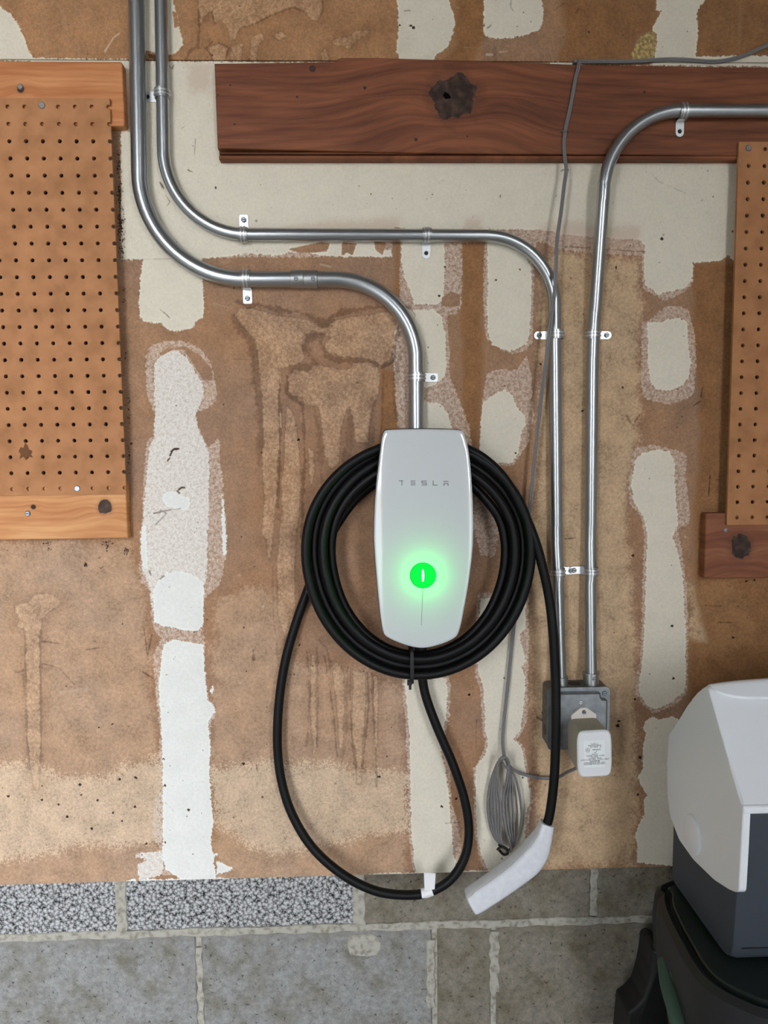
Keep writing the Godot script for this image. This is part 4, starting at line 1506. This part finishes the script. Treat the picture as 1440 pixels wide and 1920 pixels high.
	for k in 24:
		var u := ga.lerp(gb, k / 24.0)
		var w := ga.lerp(gb, (k + 1) / 24.0)
		gr.prism(PackedVector2Array([u + Vector2(-0.0004, 0), w + Vector2(-0.0004, 0), w + Vector2(0.0004, 0), u + Vector2(0.0004, 0)]), face_z(w) - 0.0006, face_z(u) + 0.00015)
	put("groove", gr, ink, t)
	var gl := OmniLight3D.new()
	gl.name = "status_glow_lamp"
	gl.light_color = Color(0.0, 1.0, 0.30)
	gl.light_energy = 0.00016
	gl.light_size = 0.002
	gl.omni_range = 6.0
	gl.omni_attenuation = 2.0
	gl.shadow_enabled = true
	gl.position = Vector3(c0.x, (c0.y + c1.y) / 2, lz + 0.024)
	t.add_child(gl)
	# the lead out of the bottom
	var st := MB.new()
	st.tube(PackedVector3Array([P(788, 1195, 0.028), P(788, 1228, 0.028)]), 0.0105, 16)
	put("strain_relief", st, M.black, t)
	# ---- the cable in one run
	var r := 0.0077
	var c := thing("charging_cable", "thick black charging cable coiled round the charger and hanging down", "cable")
	var pts := PackedVector3Array()
	var add := func(a: Array) -> void:
		for i in range(0, a.size(), 3):
			pts.append(P(a[i], a[i + 1], a[i + 2] * 0.001))
	add.call([788,1205,28, 790,1250,26, 797,1300,24, 818,1360,26, 848,1430,30, 870,1495,34, 879,1555,38, 872,1605,42, 846,1648,46, 803,1673,48, 755,1678,48, 700,1669,46, 640,1638,42, 585,1588,34, 547,1525,27, 527,1460,22, 520,1390,20, 524,1310,18, 536,1235,16, 556,1165,14, 575,1112,13, 598,1050,13, 628,990,14, 668,935,16, 720,898,24, 790,882,32, 860,892,40])
	# four loops from the inside out: left, right, top, bottom in px, distance from the wall in mm
	var loops := [[621, 948, 882, 1229, 44], [606, 966, 862, 1236, 61], [589, 981, 846, 1250, 45], [573, 996, 829, 1266, 61]]
	var cyv := 1030.0
	for k in 4:
		var nx: Array = loops[mini(k + 1, 3)]
		var lp2: Array = loops[k]
		for s in 16:
			var f := s / 16.0
			var ang := -0.95 + f * TAU         # from the upper right, clockwise as seen
			if k == 0 and s == 0:
				continue
			var blend := smoothstep(0.62, 1.0, f)
			var L := lerpf(lp2[0], nx[0], blend)
			var R := lerpf(lp2[1], nx[1], blend)
			var T := lerpf(lp2[2], nx[2], blend)
			var B := lerpf(lp2[3], nx[3], blend)
			var Z := lerpf(lp2[4], nx[4], blend)
			var cx := (L + R) / 2
			var px := cx + cos(ang) * (R - L) / 2
			var py := cyv + sin(ang) * ((B - cyv) if sin(ang) > 0 else (cyv - T))
			pts.append(P(px, py, Z * 0.001))
	add.call([888,848,61, 938,888,61, 974,945,61, 1002,1010,61, 1019,1070,61, 1031,1130,60, 1038,1200,62, 1042,1290,64, 1042,1380,66, 1039,1460,66, 1031,1525,66, 1022,1556,66])
	var cm := MB.new()
	cm.tube(catmull(pts, 6), r, 16)
	put("cord", cm, M.cable, c, 60.0)
	# connector handle in grey plastic
	var grip := mat(rgb(226, 227, 230), 0.55, 0.0, 0.4)
	grip.albedo_texture = noise_tex(0.05, FastNoiseLite.TYPE_SIMPLEX_SMOOTH, [[0.0, Color(0.93, 0.93, 0.94)], [1.0, Color(1, 1, 1)]], 256, 4, 9)
	world_tex(grip, 5.0)
	var hp := catmull(PackedVector3Array([P(1026, 1543, 0.066), P(1015, 1573, 0.066), P(996, 1606, 0.066), P(968, 1632, 0.067), P(932, 1658, 0.068), P(893, 1684, 0.069), P(879, 1692, 0.069)]), 5)
	var wd := [[0.0, 13.0], [0.1, 15.5], [0.28, 25.0], [0.38, 27.0], [0.55, 25.0], [0.8, 24.0], [0.93, 22.0], [0.975, 17.0], [1.0, 10.0]]
	var hr := []
	for i in hp.size():
		var f := float(i) / (hp.size() - 1)
		var half := 20.0
		for k in wd.size() - 1:
			if f >= wd[k][0] and f <= wd[k + 1][0]:
				half = lerpf(wd[k][1], wd[k + 1][1], (f - wd[k][0]) / (wd[k + 1][0] - wd[k][0]))
		half *= 0.00083
		var tan := (hp[mini(i + 1, hp.size() - 1)] - hp[maxi(i - 1, 0)]).normalized()
		var side := tan.cross(Vector3(0, 0, 1)).normalized()
		var ring := PackedVector3Array()
		var dz := minf(half * 1.05, 0.019)
		for k in 48:
			var an := TAU * k / 48
			var cx := signf(cos(an)) * pow(absf(cos(an)), 0.55)
			var cz := signf(sin(an)) * pow(absf(sin(an)), 0.55)
			ring.append(hp[i] + side * cx * half + Vector3(0, 0, 1) * cz * dz)
		hr.append(ring)
	var hb := MB.new()
	hb.loft(hr)
	put("connector_handle", hb, grip, c, 45.0)
	var seam := MB.new()
	var sp := PackedVector3Array()
	for i in range(3, hp.size() - 3):
		var ring: PackedVector3Array = hr[i]
		sp.append(ring[8 if (ring[8] - hp[i]).y > 0 else 16])
	for i in sp.size():
		var ring: PackedVector3Array = hr[i + 3]
		var best := ring[0]
		for q in ring:
			if q.z > hp[i + 3].z and q.y - q.x + q.z * 0.8 > best.y - best.x + best.z * 0.8:
				best = q
		sp[i] = best
	seam.tube(sp, 0.0006, 6)
	put("seam_line", seam, mat(rgb(176, 174, 172), 0.6), c)
	# paper tag folded round the cable
	var tagm := mat(rgb(236, 236, 236), 0.6)
	var sl := MB.new()
	sl.tube(PackedVector3Array([P(790, 1675, 0.048), P(800, 1673.5, 0.048), P(811, 1669.5, 0.048)]), r + 0.0007, 18)
	var tg := put("paper_tag", sl, tagm, c, 60.0)
	var fl := MB.new()
	fl.prism(poly([795,1637, 817,1638, 815,1668, 796,1670], 0.056), 0.0545, 0.0552)
	put("flag", fl, tagm, tg)
	# cable tie round the bundle at the bottom
	var z := thing("cable_tie", "black plastic cable tie round the bottom of the coil", "cable tie")
	var zt := MB.new()
	var loop := PackedVector3Array()
	var ytop := P(771, 1212, 0.055).y
	var ybot := P(771, 1279, 0.055).y
	var cx2 := P(771, 1240, 0.055).x
	var zr := []
	for k in 28:
		var a := TAU * k / 28
		var ny := signf(sin(a)) * pow(absf(sin(a)), 0.5)
		var nz := signf(cos(a)) * pow(absf(cos(a)), 0.5)
		var cpt := Vector3(cx2, (ytop + ybot) / 2 + ny * (ytop - ybot) / 2, 0.0525 + nz * 0.0225)
		var nrm := Vector3(0, ny, nz).normalized() * 0.0006
		zr.append(PackedVector3Array([cpt - nrm - Vector3(0.0028, 0, 0), cpt + nrm - Vector3(0.0028, 0, 0), cpt + nrm + Vector3(0.0028, 0, 0), cpt - nrm + Vector3(0.0028, 0, 0)]))
	zt.loft(zr, false, false, true)
	put("band", zt, M.black, z)
	var hd := MB.new()
	var hpos := P(768, 1280, 0.070)
	hd.box(hpos, Vector3(0.0075, 0.008, 0.006), 0.001)
	put("head", hd, M.black, z)
	var tl := MB.new()
	tl.box(P(769, 1289, 0.069), Vector3(0.0042, 0.007, 0.0014), 0.0)
	put("tail", tl, M.black, z)

# ---------------------------------------------------------------- junction box and plug-in transformer
func build_box() -> void:
	var t := thing("junction_box", "grey steel junction box where two upright conduits end", "junction box")
	var zf := 0.040
	var grey := mat(rgb(150, 154, 158), 0.42, 0.75)
	grey.albedo_texture = noise_tex(0.03, FastNoiseLite.TYPE_SIMPLEX_SMOOTH, [[0.0, Color(0.8, 0.8, 0.8)], [1.0, Color(1, 1, 1)]], 256, 4, 6)
	world_tex(grey, 6.0)
	var dk := mat(rgb(112, 112, 108), 0.55, 0.6)
	var a := P2(1027, 1405, zf)
	var b := P2(1143, 1288, zf)
	var body := MB.new()
	body.prism(rounded(rect(a.x, a.y, b.x, b.y), 0.008, 4), 0.0, zf)
	put("body", body, dk, t)
	var cover := MB.new()
	cover.prism(rounded(rect(a.x - 0.001, a.y - 0.001, b.x + 0.001, b.y + 0.001), 0.009, 5), zf, zf + 0.0016, 0.0005)
	var co := put("cover", cover, grey, t)
	# the raised middle of the cover, notched at the screws
	var rc := MB.new()
	var m := 0.0055
	var n := 0.017
	var rp := PackedVector2Array([Vector2(a.x + m, a.y + n), Vector2(a.x + n, a.y + n), Vector2(a.x + n, a.y + m), Vector2(b.x - m, a.y + m), Vector2(b.x - m, b.y - n), Vector2(b.x - n, b.y - n), Vector2(b.x - n, b.y - m), Vector2(a.x + m, b.y - m)])
	rc.prism(rounded(rp, 0.006, 4), zf, zf + 0.010, 0.003)
	put("raised_plate", rc, grey, co)
	screw("screw", co, Vector3(b.x - 0.009, b.y - 0.010, zf + 0.0016), 0.0042, M.bolt)
	screw("screw", co, Vector3(a.x + 0.0085, a.y + 0.010, zf + 0.0016), 0.0042, M.bolt)
	screw("screw", co, P(1089, 1317, zf + 0.010), 0.0036, M.zinc_bright)
	for i in 3:      # knockouts on the side and the top
		var k := MB.new()
		var xf := Transform3D(Basis(Vector3(0, 1, 0), Vector3(0, 0, 1), Vector3(1, 0, 0)), Vector3(a.x - 0.0004, lerpf(a.y, b.y, 0.25 + 0.25 * i), 0.02))
		k.prism(circle(Vector2.ZERO, 0.009, 16), -0.0004, 0.0006, 0.0, xf)
		put("knockout", k, mat(rgb(88, 88, 84), 0.6, 0.5) if i == 0 else dk, t)
	var kt := MB.new()
	kt.prism(circle(Vector2.ZERO, 0.010, 18), -0.0004, 0.0009, 0.0, Transform3D(Basis(Vector3(1, 0, 0), Vector3(0, 0, -1), Vector3(0, 1, 0)), Vector3((a.x + b.x) / 2 - 0.002, b.y, 0.02)))
	put("knockout", kt, mat(rgb(64, 62, 60), 0.7, 0.4), t)
	var con := MB.new()
	con.tube(PackedVector3Array([P(1050.5, 1268, 0.024), P(1050.5, 1270, 0.024), P(1051, 1290, 0.024)]), 0.0129, 18)
	put("connector", con, M.zinc, t)

	# ---- transformer
	var q := thing("plug_transformer", "off-white plug-in transformer with a printed label on junction box", "transformer")
	var z0 := zf + 0.010
	var z1 := 0.112
	var cf := P2(1115.5, 1414, z1)
	var hw := 0.0272
	var hh := 0.0372
	var outline := func(w: float, h: float) -> PackedVector2Array:
		var o := PackedVector2Array()
		for k in 64:
			var an := TAU * (k + 0.5) / 64
			var cx := signf(cos(an)) * pow(absf(cos(an)), 0.26)
			var cy := signf(sin(an)) * pow(absf(sin(an)), 0.26)
			o.append(Vector2(cx * w * (1.0 - 0.075 * cy * cy), cy * h))
		return o
	var tilt := 0.028
	var spin := func(o: PackedVector2Array) -> PackedVector2Array:
		var r := PackedVector2Array()
		for p in o:
			r.append(p.rotated(tilt) + cf)
		return r
	var body_mat := mat(rgb(184, 174, 158), 0.9)  # darker and browner than the front cap
	body_mat.albedo_texture = noise_tex(0.09, FastNoiseLite.TYPE_SIMPLEX_SMOOTH, [[0.2, Color(0.84, 0.82, 0.80)], [0.8, Color(1, 1, 1)]], 256, 3, 15)
	world_tex(body_mat, 18.0)
	var bd := MB.new()
	bd.prism(spin.call(outline.call(hw - 0.0006, hh - 0.0006)), z0, z1 - 0.004)
	put("body", bd, body_mat, q)
	var cap := MB.new()
	cap.prism(spin.call(outline.call(hw + 0.0004, hh + 0.0004)), z1 - 0.005, z1, 0.0022)
	var capo := put("front_cap", cap, mat(rgb(224, 226, 226), 0.45), q)
	var lug := MB.new()
	lug.prism(poly([1070,1340, 1087,1326, 1098,1325, 1117,1338, 1117,1346, 1070,1348], z0), z0, z0 + 0.004, 0.0008)
	put("mounting_lug", lug, mat(rgb(214, 206, 196), 0.6), q)
	screw("lug_screw", q, P(1095, 1335, z0 + 0.004), 0.0036, M.bolt, true)
	# label
	var lab := MB.new()
	var lc := P2(1114.5, 1413.5, z1)
	var lr := PackedVector2Array()
	for p in rect(-0.0166, -0.0216, 0.0166, 0.0216):
		lr.append(p.rotated(tilt) + lc)
	lab.prism(lr, z1, z1 + 0.00015)
	var lo := put("label_sticker", lab, mat(rgb(232, 236, 234), 0.5), capo)
	var ink := mat(rgb(34, 34, 40), 0.6)
	var lines := [["CLASS 2", 0, 16.2, 1.9], ["TRANSFORMER", 0, 13.6, 2.0], ["AC-TRAN", -0.5, 11.2, 1.6], ["INPUT", 0.3, -0.6, 1.5], ["120VAC  60Hz  0.38A", 1.2, -3.0, 1.5], ["OUTPUT", 0.2, -5.0, 1.4], ["16.5VAC  40VA", 0.8, -7.2, 1.5], ["CLASS 2 NOT WET, CLASS 3 WET", 0.2, -9.3, 1.15], ["FOR INDOOR USE, DRY", 0.0, -14.4, 1.45], ["OR DAMP PLACES ONLY", 0.0, -16.5, 1.45]]
	for l in lines:
		var off := Vector2(l[1], l[2]).rotated(tilt) * 0.001
		text_part(l[0], Vector3(lc.x + off.x, lc.y + off.y, z1 + 0.00022), l[3] * 0.001, ink, lo, tilt)
	var o1 := Vector2(3.4, 7.0).rotated(tilt) * 0.001
	text_part("amseco", Vector3(lc.x + o1.x, lc.y + o1.y, z1 + 0.00022), 0.0050, ink, lo, tilt, true, 1.1)
	o1 = Vector2(0.3, -11.8).rotated(tilt) * 0.001
	text_part("CAUTION", Vector3(lc.x + o1.x, lc.y + o1.y, z1 + 0.00022), 0.0036, ink, lo, tilt, true, 1.15)
	o1 = Vector2(-10.6, 6.8).rotated(tilt) * 0.001
	text_part("UL", Vector3(lc.x + o1.x, lc.y + o1.y, z1 + 0.00022), 0.0026, ink, lo, tilt, true)
	var ul := MB.new()
	var ring := []
	for k in 28:
		var an := TAU * k / 28
		var d3 := Vector3(cos(an), sin(an), 0)
		var c3 := Vector3(lc.x + o1.x, lc.y + o1.y, z1 + 0.0002)
		ring.append(PackedVector3Array([c3 + d3 * 0.0029, c3 + d3 * 0.0034, c3 + d3 * 0.0034 + Vector3(0, 0, 0.00012), c3 + d3 * 0.0029 + Vector3(0, 0, 0.00012)]))
	ul.loft(ring, false, false, true)
	put("round_mark", ul, ink, lo)
	var tick := MB.new()
	for s in [[-0.6, 3.4, 1.0, 1.4], [1.0, 1.4, 4.4, 4.8], [8.6, 9.6, 11.4, 12.6]]:
		var u := Vector2(s[0], s[1]).rotated(tilt) * 0.001 + lc
		var v := Vector2(s[2], s[3]).rotated(tilt) * 0.001 + lc
		var nn := (v - u).orthogonal().normalized() * 0.00028
		tick.prism(PackedVector2Array([u - nn, v - nn, v + nn, u + nn]), z1 + 0.0001, z1 + 0.0003)
	put("tick_mark", tick, ink, lo)

# ---------------------------------------------------------------- grey two-core wire
func build_wire() -> void:
	var t := thing("bell_wire", "thin grey two-core wire running down the wall to transformer", "wire")
	var grey := mat(rgb(120, 118, 118), 0.5)
	var twin := func(called: String, pts: PackedVector3Array, side: Vector3, rr := 0.0016) -> void:
		var mb := MB.new()
		mb.tube(pts, rr, 8)
		var q := PackedVector3Array()
		for p in pts:
			q.append(p + side)
		mb.tube(q, rr, 8)
		put(called, mb, grey, t, 60.0)
	var pp := func(a: Array) -> PackedVector3Array:
		var o := PackedVector3Array()
		for i in range(0, a.size(), 3):
			o.append(P(a[i], a[i + 1], a[i + 2] * 0.001))
		return o
	twin.call("wire_run", catmull(pp.call([1900,-120,6, 1700,-30,6, 1560,38,6, 1440,86,5, 1400,104,4, 1360,115,3, 1330,117,3, 1290,114,3, 1250,113,3, 1200,116,5, 1150,117,7, 1100,117,12, 1084,117,20])), Vector3(0, 0.0028, 0))
	twin.call("wire_run", catmull(pp.call([1084,117,21, 1083,126,23, 1077,150,23, 1068,200,22, 1058,247,22, 1056,275,22, 1058,300,24, 1060,320,27, 1056,350,30, 1050,400,33, 1043,450,35, 1041,500,36, 1038,550,36, 1030,610,34, 1022,680,32, 1014,740,30, 1007,800,28, 999,880,26, 992,950,22, 980,1040,14, 968,1130,10, 958,1210,9, 951,1280,9, 944,1345,10, 941,1390,12, 944,1420,16])), Vector3(0.0028, 0, 0))
	twin.call("wire_run", catmull(pp.call([951,1432,20, 962,1444,16, 980,1453,12, 1005,1459,9, 1030,1461,10, 1050,1457,22, 1064,1449,42, 1076,1444,58, 1088,1438,66])), Vector3(0, 0.0028, 0))
	# the hank
	var rng := RandomNumberGenerator.new()
	rng.seed = 7
	for k in 5:
		var l := 913.0 + k * 5.6
		var r: float = [977.0, 962.0, 956.0, 950.0, 944.0][k]
		var z := 12.0 + 3.4 * k
		var dy := rng.randf_range(-3, 3)
		var pts: PackedVector3Array = pp.call([944,1419 + dy,z + 4, 932 - 0.2 * k,1432 + dy,z + 1, (l + 928) / 2,1462,z, l + 1,1500,z, l + 3,1535,z, (l + 940) / 2,1570,z, 947,1590 + dy,z + 2, 956 + k * 0.5,1592 + dy,z + 3, (r + 962) / 2,1572,z + 3, r,1535,z + 3, r - 2,1500,z + 3, (r + 956) / 2,1460,z + 3, 952,1434 + dy,z + 5])
		twin.call("hank_loop", catmull(pts, 6, true), Vector3(0.0008, 0, 0.0024), 0.0016)
	var knot := MB.new()
	knot.tube(catmull(pp.call([938,1424,40, 948,1420,38, 954,1430,37, 950,1440,36, 942,1430,38]), 5), 0.0022, 8)
	put("wrap", knot, grey, t, 60.0)
	var tie := MB.new()
	tie.tube(catmull(pp.call([934,1592,14, 940,1588,32, 950,1592,34, 952,1600,24, 944,1602,12, 936,1594,12]), 5), 0.0024, 8)
	tie.tube(pp.call([936,1591,30, 931,1593,31]), 0.0014, 6)
	tie.tube(pp.call([938,1588,30, 935,1584,33]), 0.0014, 6)
	put("twist_tie", tie, M.black, t)
	for s in [[1057, 247, 21.5], [1058, 320, 4.0]]:
		var st := MB.new()
		var c := P(s[0], s[1], s[2] * 0.001)
		st.tube(PackedVector3Array([c + Vector3(-0.0045, 0, -0.002), c + Vector3(-0.004, 0, 0.0035), c + Vector3(0.006, 0, 0.0035), c + Vector3(0.0065, 0, -0.002)]), 0.0008, 6)
		put("staple", st, M.nail, t)
	var fixed := MB.new()
	fixed.box(P(1078, 117, 0.012), Vector3(0.006, 0.005, 0.008), 0.001)
	put("staple", fixed, M.nail, t)

# ---------------------------------------------------------------- the white and grey appliance on its bin
func build_appliance() -> void:
	var X := 0.487
	var XR := 0.98
	var t := thing("hooded_appliance", "white hooded appliance with dark grey body at lower right", "appliance")
	var side := func(a: Array) -> PackedVector2Array:     # px on the side plane -> (z, y)
		var o := PackedVector2Array()
		for i in range(0, a.size(), 2):
			var p := PX(a[i], a[i + 1], X)
			o.append(Vector2(p.z, p.y))
		return o
	var zy := Transform3D(Basis(Vector3(0, 0, 1), Vector3(0, 1, 0), Vector3(-1, 0, 0)), Vector3.ZERO)   # (z, y) profile extruded along -x
	var white := mat(rgb(240, 243, 246), 0.3, 0.0, 0.5)
	var prof: PackedVector2Array = side.call([1385,1672, 1389,1600, 1393,1518, 1370,1440, 1348,1360, 1328,1290, 1318,1289, 1290,1320, 1262,1366, 1254,1376, 1250.5,1430, 1251,1490, 1256,1530, 1273,1575, 1300,1613, 1338,1650, 1366,1668, 1378,1673])
	var pr := rounded(prof, 0.006, 3)
	var wing := MB.new()
	wing.prism(pr, -(X + 0.010), -X, 0.0012, zy)
	put("side_wing", wing, white, t)
	# sloped front and rounded top, running away to the right
	var f0 := PX(1393, 1518, X)
	var f1 := PX(1325, 1288, X)
	var b0 := PX(1252, 1400, X)
	var hood := MB.new()
	var bk: PackedVector2Array = side.call([1318,1289, 1290,1320, 1262,1366, 1254,1378])
	var hp := PackedVector2Array([Vector2(f0.z, f0.y - 0.004), Vector2(f0.z + 0.0012, f0.y + 0.001), Vector2(f1.z + 0.0012, f1.y), bk[0] + Vector2(0, 0.001), bk[1] + Vector2(-0.001, 0.001), bk[2] + Vector2(-0.001, 0.001), bk[3], Vector2(b0.z, f0.y - 0.03)])
	hood.prism(rounded(hp, 0.006, 4), -XR, -(X + 0.0008), 0.0025, zy)
	put("hood", hood, white, t)
	# lid on top, its front lip curving down
	var lid := MB.new()
	var rings := []
	for k in 17:
		var u := k / 16.0
		var x := lerpf(X + 0.006, XR, pow(u, 1.7))
		var rise := 0.020 * (1.0 - pow(1.0 - minf(1.0, u * 1.3), 2.0))
		var lip := 0.001 + 0.019 * sin(minf(1.0, u * 3.6) * PI / 2)
		var sl := Vector2(f0.z - f1.z, f0.y - f1.y).normalized()
		var out_ := Vector2(-sl.y, sl.x) if sl.x < 0 else Vector2(-sl.y, sl.x)
		var pA := Vector2(f1.z, f1.y) + sl * lip
		var pA2 := pA + out_.abs() * 0.0055 * minf(1.0, u * 6.0 + 0.15)
		var pB := Vector2(f1.z - 0.004, f1.y + 0.003 + rise * 0.55)
		var pC := (bk[0] + bk[1]) / 2 + Vector2(-0.004, 0.004 + rise)
		var pD := bk[1] + Vector2(-0.006, 0.001)
		var ring := PackedVector3Array()
		for p in rounded(PackedVector2Array([pA, pA2, pB, pC, pD, bk[1] + Vector2(0.03, -0.03)]), 0.008, 3):
			ring.append(Vector3(x, p.y, p.x))
		rings.append(ring)
	lid.loft(rings)
	put("lid", lid, white, t, 50.0)
	# bright trim along the lower front edge and the wing's front edge
	var trim := MB.new()
	trim.box(Vector3((X + XR) / 2 + 0.0006, f0.y - 0.0005, f0.z - 0.004), Vector3(XR - X, 0.011, 0.011), 0.0015)
	put("trim_strip", trim, white, t)
	# dark body
	var dark := mat(rgb(64, 70, 78), 0.55, 0.0, 0.4)
	var e := PX(1373, 1812, X + 0.004)
	var low := e.y
	var bodyp := PackedVector2Array([Vector2(b0.z + 0.01, low), Vector2(e.z - 0.012, low), Vector2(e.z - 0.002, low + 0.02), Vector2(f0.z - 0.008, f0.y - 0.002), Vector2(b0.z + 0.01, f0.y - 0.002)])
	var bd := MB.new()
	var rr := []
	for s in [[X + 0.0045, 0.010], [X + 0.007, 0.004], [X + 0.016, 0.0], [XR, 0.0]]:
		var ring := PackedVector3Array()
		var cc := Vector2(0.17, (low + f0.y) / 2)
		for p in rounded(bodyp, 0.014, 4):
			var d: Vector2 = p - cc
			ring.append(Vector3(s[0], cc.y + d.y - signf(d.y) * s[1] * 0.2, cc.x + d.x - signf(d.x) * s[1]))
		rr.append(ring)
	bd.loft(rr)
	put("body", bd, dark, t, 40.0)
	var bs := MB.new()
	bs.box(Vector3((X + XR) / 2 + 0.006, low + 0.024, e.z - 0.001), Vector3(XR - X - 0.02, 0.0016, 0.003))
	put("seam_line", bs, mat(rgb(44, 48, 54), 0.6), t)
	# round button set in the wing
	var bc := PX(1300, 1565, X)
	var btn := MB.new()
	var br := []
	for s in [[1.0, 0.0], [1.0, 0.0035], [0.9, 0.0055], [0.5, 0.0068], [0.15, 0.007]]:
		var ring := PackedVector3Array()
		for k in 28:
			var an := TAU * k / 28
			ring.append(Vector3(X - s[1], bc.y + sin(an) * 0.0295 * s[0], bc.z + cos(an) * 0.0265 * s[0]))
		br.append(ring)
	btn.loft(br)
	put("round_button", btn, white, t, 50.0)

	# ---- the bin under it
	var n := thing("lidded_bin", "dark rounded bin with black rim and green handle under appliance", "bin")
	var topy := low - 0.003
	var PY := func(px: float, py: float) -> Vector2:
		var d := ray(px, py)
		var p := CAM + d * ((topy - CAM.y) / d.y)
		return Vector2(p.x, p.z)
	var edge := PackedVector3Array()
	for q in [[1268,1654], [1259,1674], [1263,1702], [1288,1753], [1324,1813], [1360,1844], [1406,1867], [1440,1878]]:
		var p: Vector2 = PY.call(q[0], q[1])
		edge.append(Vector3(p.x, p.y, 0))
	var last := edge[-1]
	for q in [[0.56, last.y + 0.018], [0.66, last.y + 0.028], [0.80, last.y + 0.030], [0.93, last.y + 0.016], [1.03, last.y - 0.025], [1.10, last.y - 0.10], [1.12, 0.2], [1.08, 0.06], [0.9, 0.035], [0.7, 0.035]]:
		edge.append(Vector3(q[0], q[1], 0))
	var flat := PackedVector2Array()
	for p in catmull(edge, 4, true):
		flat.append(Vector2(p.x, p.y))
	if Geometry2D.is_polygon_clockwise(flat):
		flat.reverse()
	var ring_at := func(grow: float, y: float) -> PackedVector3Array:
		var o := PackedVector3Array()
		var m := flat.size()
		for i in m:
			var t2 := (flat[(i + 1) % m] - flat[(i + m - 1) % m]).normalized()
			var p := flat[i] + Vector2(t2.y, -t2.x) * grow
			o.append(Vector3(p.x, y, maxf(p.y, 0.004)))
		return o
	var blackm := mat(rgb(30, 31, 33), 0.5)
	var bin := MB.new()
	bin.loft([ring_at.call(-0.05, 0.0), ring_at.call(-0.045, 0.02), ring_at.call(0.002, topy - 0.13), ring_at.call(0.006, topy - 0.09)])
	put("body", bin, mat(rgb(40, 41, 45), 0.5), n, 30.0)
	var rim := MB.new()
	rim.loft([ring_at.call(0.004, topy - 0.12), ring_at.call(0.019, topy - 0.10), ring_at.call(0.022, topy - 0.04), ring_at.call(0.019, topy - 0.010), ring_at.call(0.010, topy - 0.003), ring_at.call(0.002, topy - 0.008)])
	put("rim", rim, blackm, n, 30.0)
	var ld := MB.new()
	ld.loft([ring_at.call(-0.001, topy - 0.03), ring_at.call(-0.001, topy - 0.002), ring_at.call(-0.003, topy)])
	put("lid", ld, mat(rgb(30, 38, 36), 0.4), n, 30.0)
	var green := mat(rgb(52, 80, 68), 0.45)
	var gh := MB.new()
	gh.tube(catmull(PackedVector3Array([P(1256, 1806, 0.20), P(1262, 1850, 0.235), P(1276, 1900, 0.27), P(1292, 1970, 0.30)]), 5), 0.018, 14, 0.8)
	gh.tube(catmull(PackedVector3Array([P(1262, 1822, 0.235), P(1272, 1846, 0.25), P(1283, 1866, 0.262)]), 5), 0.006, 10)
	put("handle", gh, green, n, 50.0)

	# ---- the black thing between bin and wall
	var k := thing("black_stand", "black curved plastic stand between the block wall and bin", "stand")
	var leg := MB.new()
	leg.prism(rounded(poly([1223,1784, 1234,1778, 1252,1790, 1262,1830, 1268,1990, 1168,1990, 1176,1900, 1190,1891, 1205,1874, 1214,1844, 1220,1813], 0.10), 0.004, 3), 0.045, 0.10, 0.006)
	put("leg", leg, M.black, k, 50.0)
	var foot := MB.new()
	var fx := P(1168, 1980, 0.1)
	foot.box(Vector3(fx.x + 0.05, fx.y / 2, 0.075), Vector3(0.10, fx.y, 0.05), 0.006)
	put("foot", foot, M.black, k)
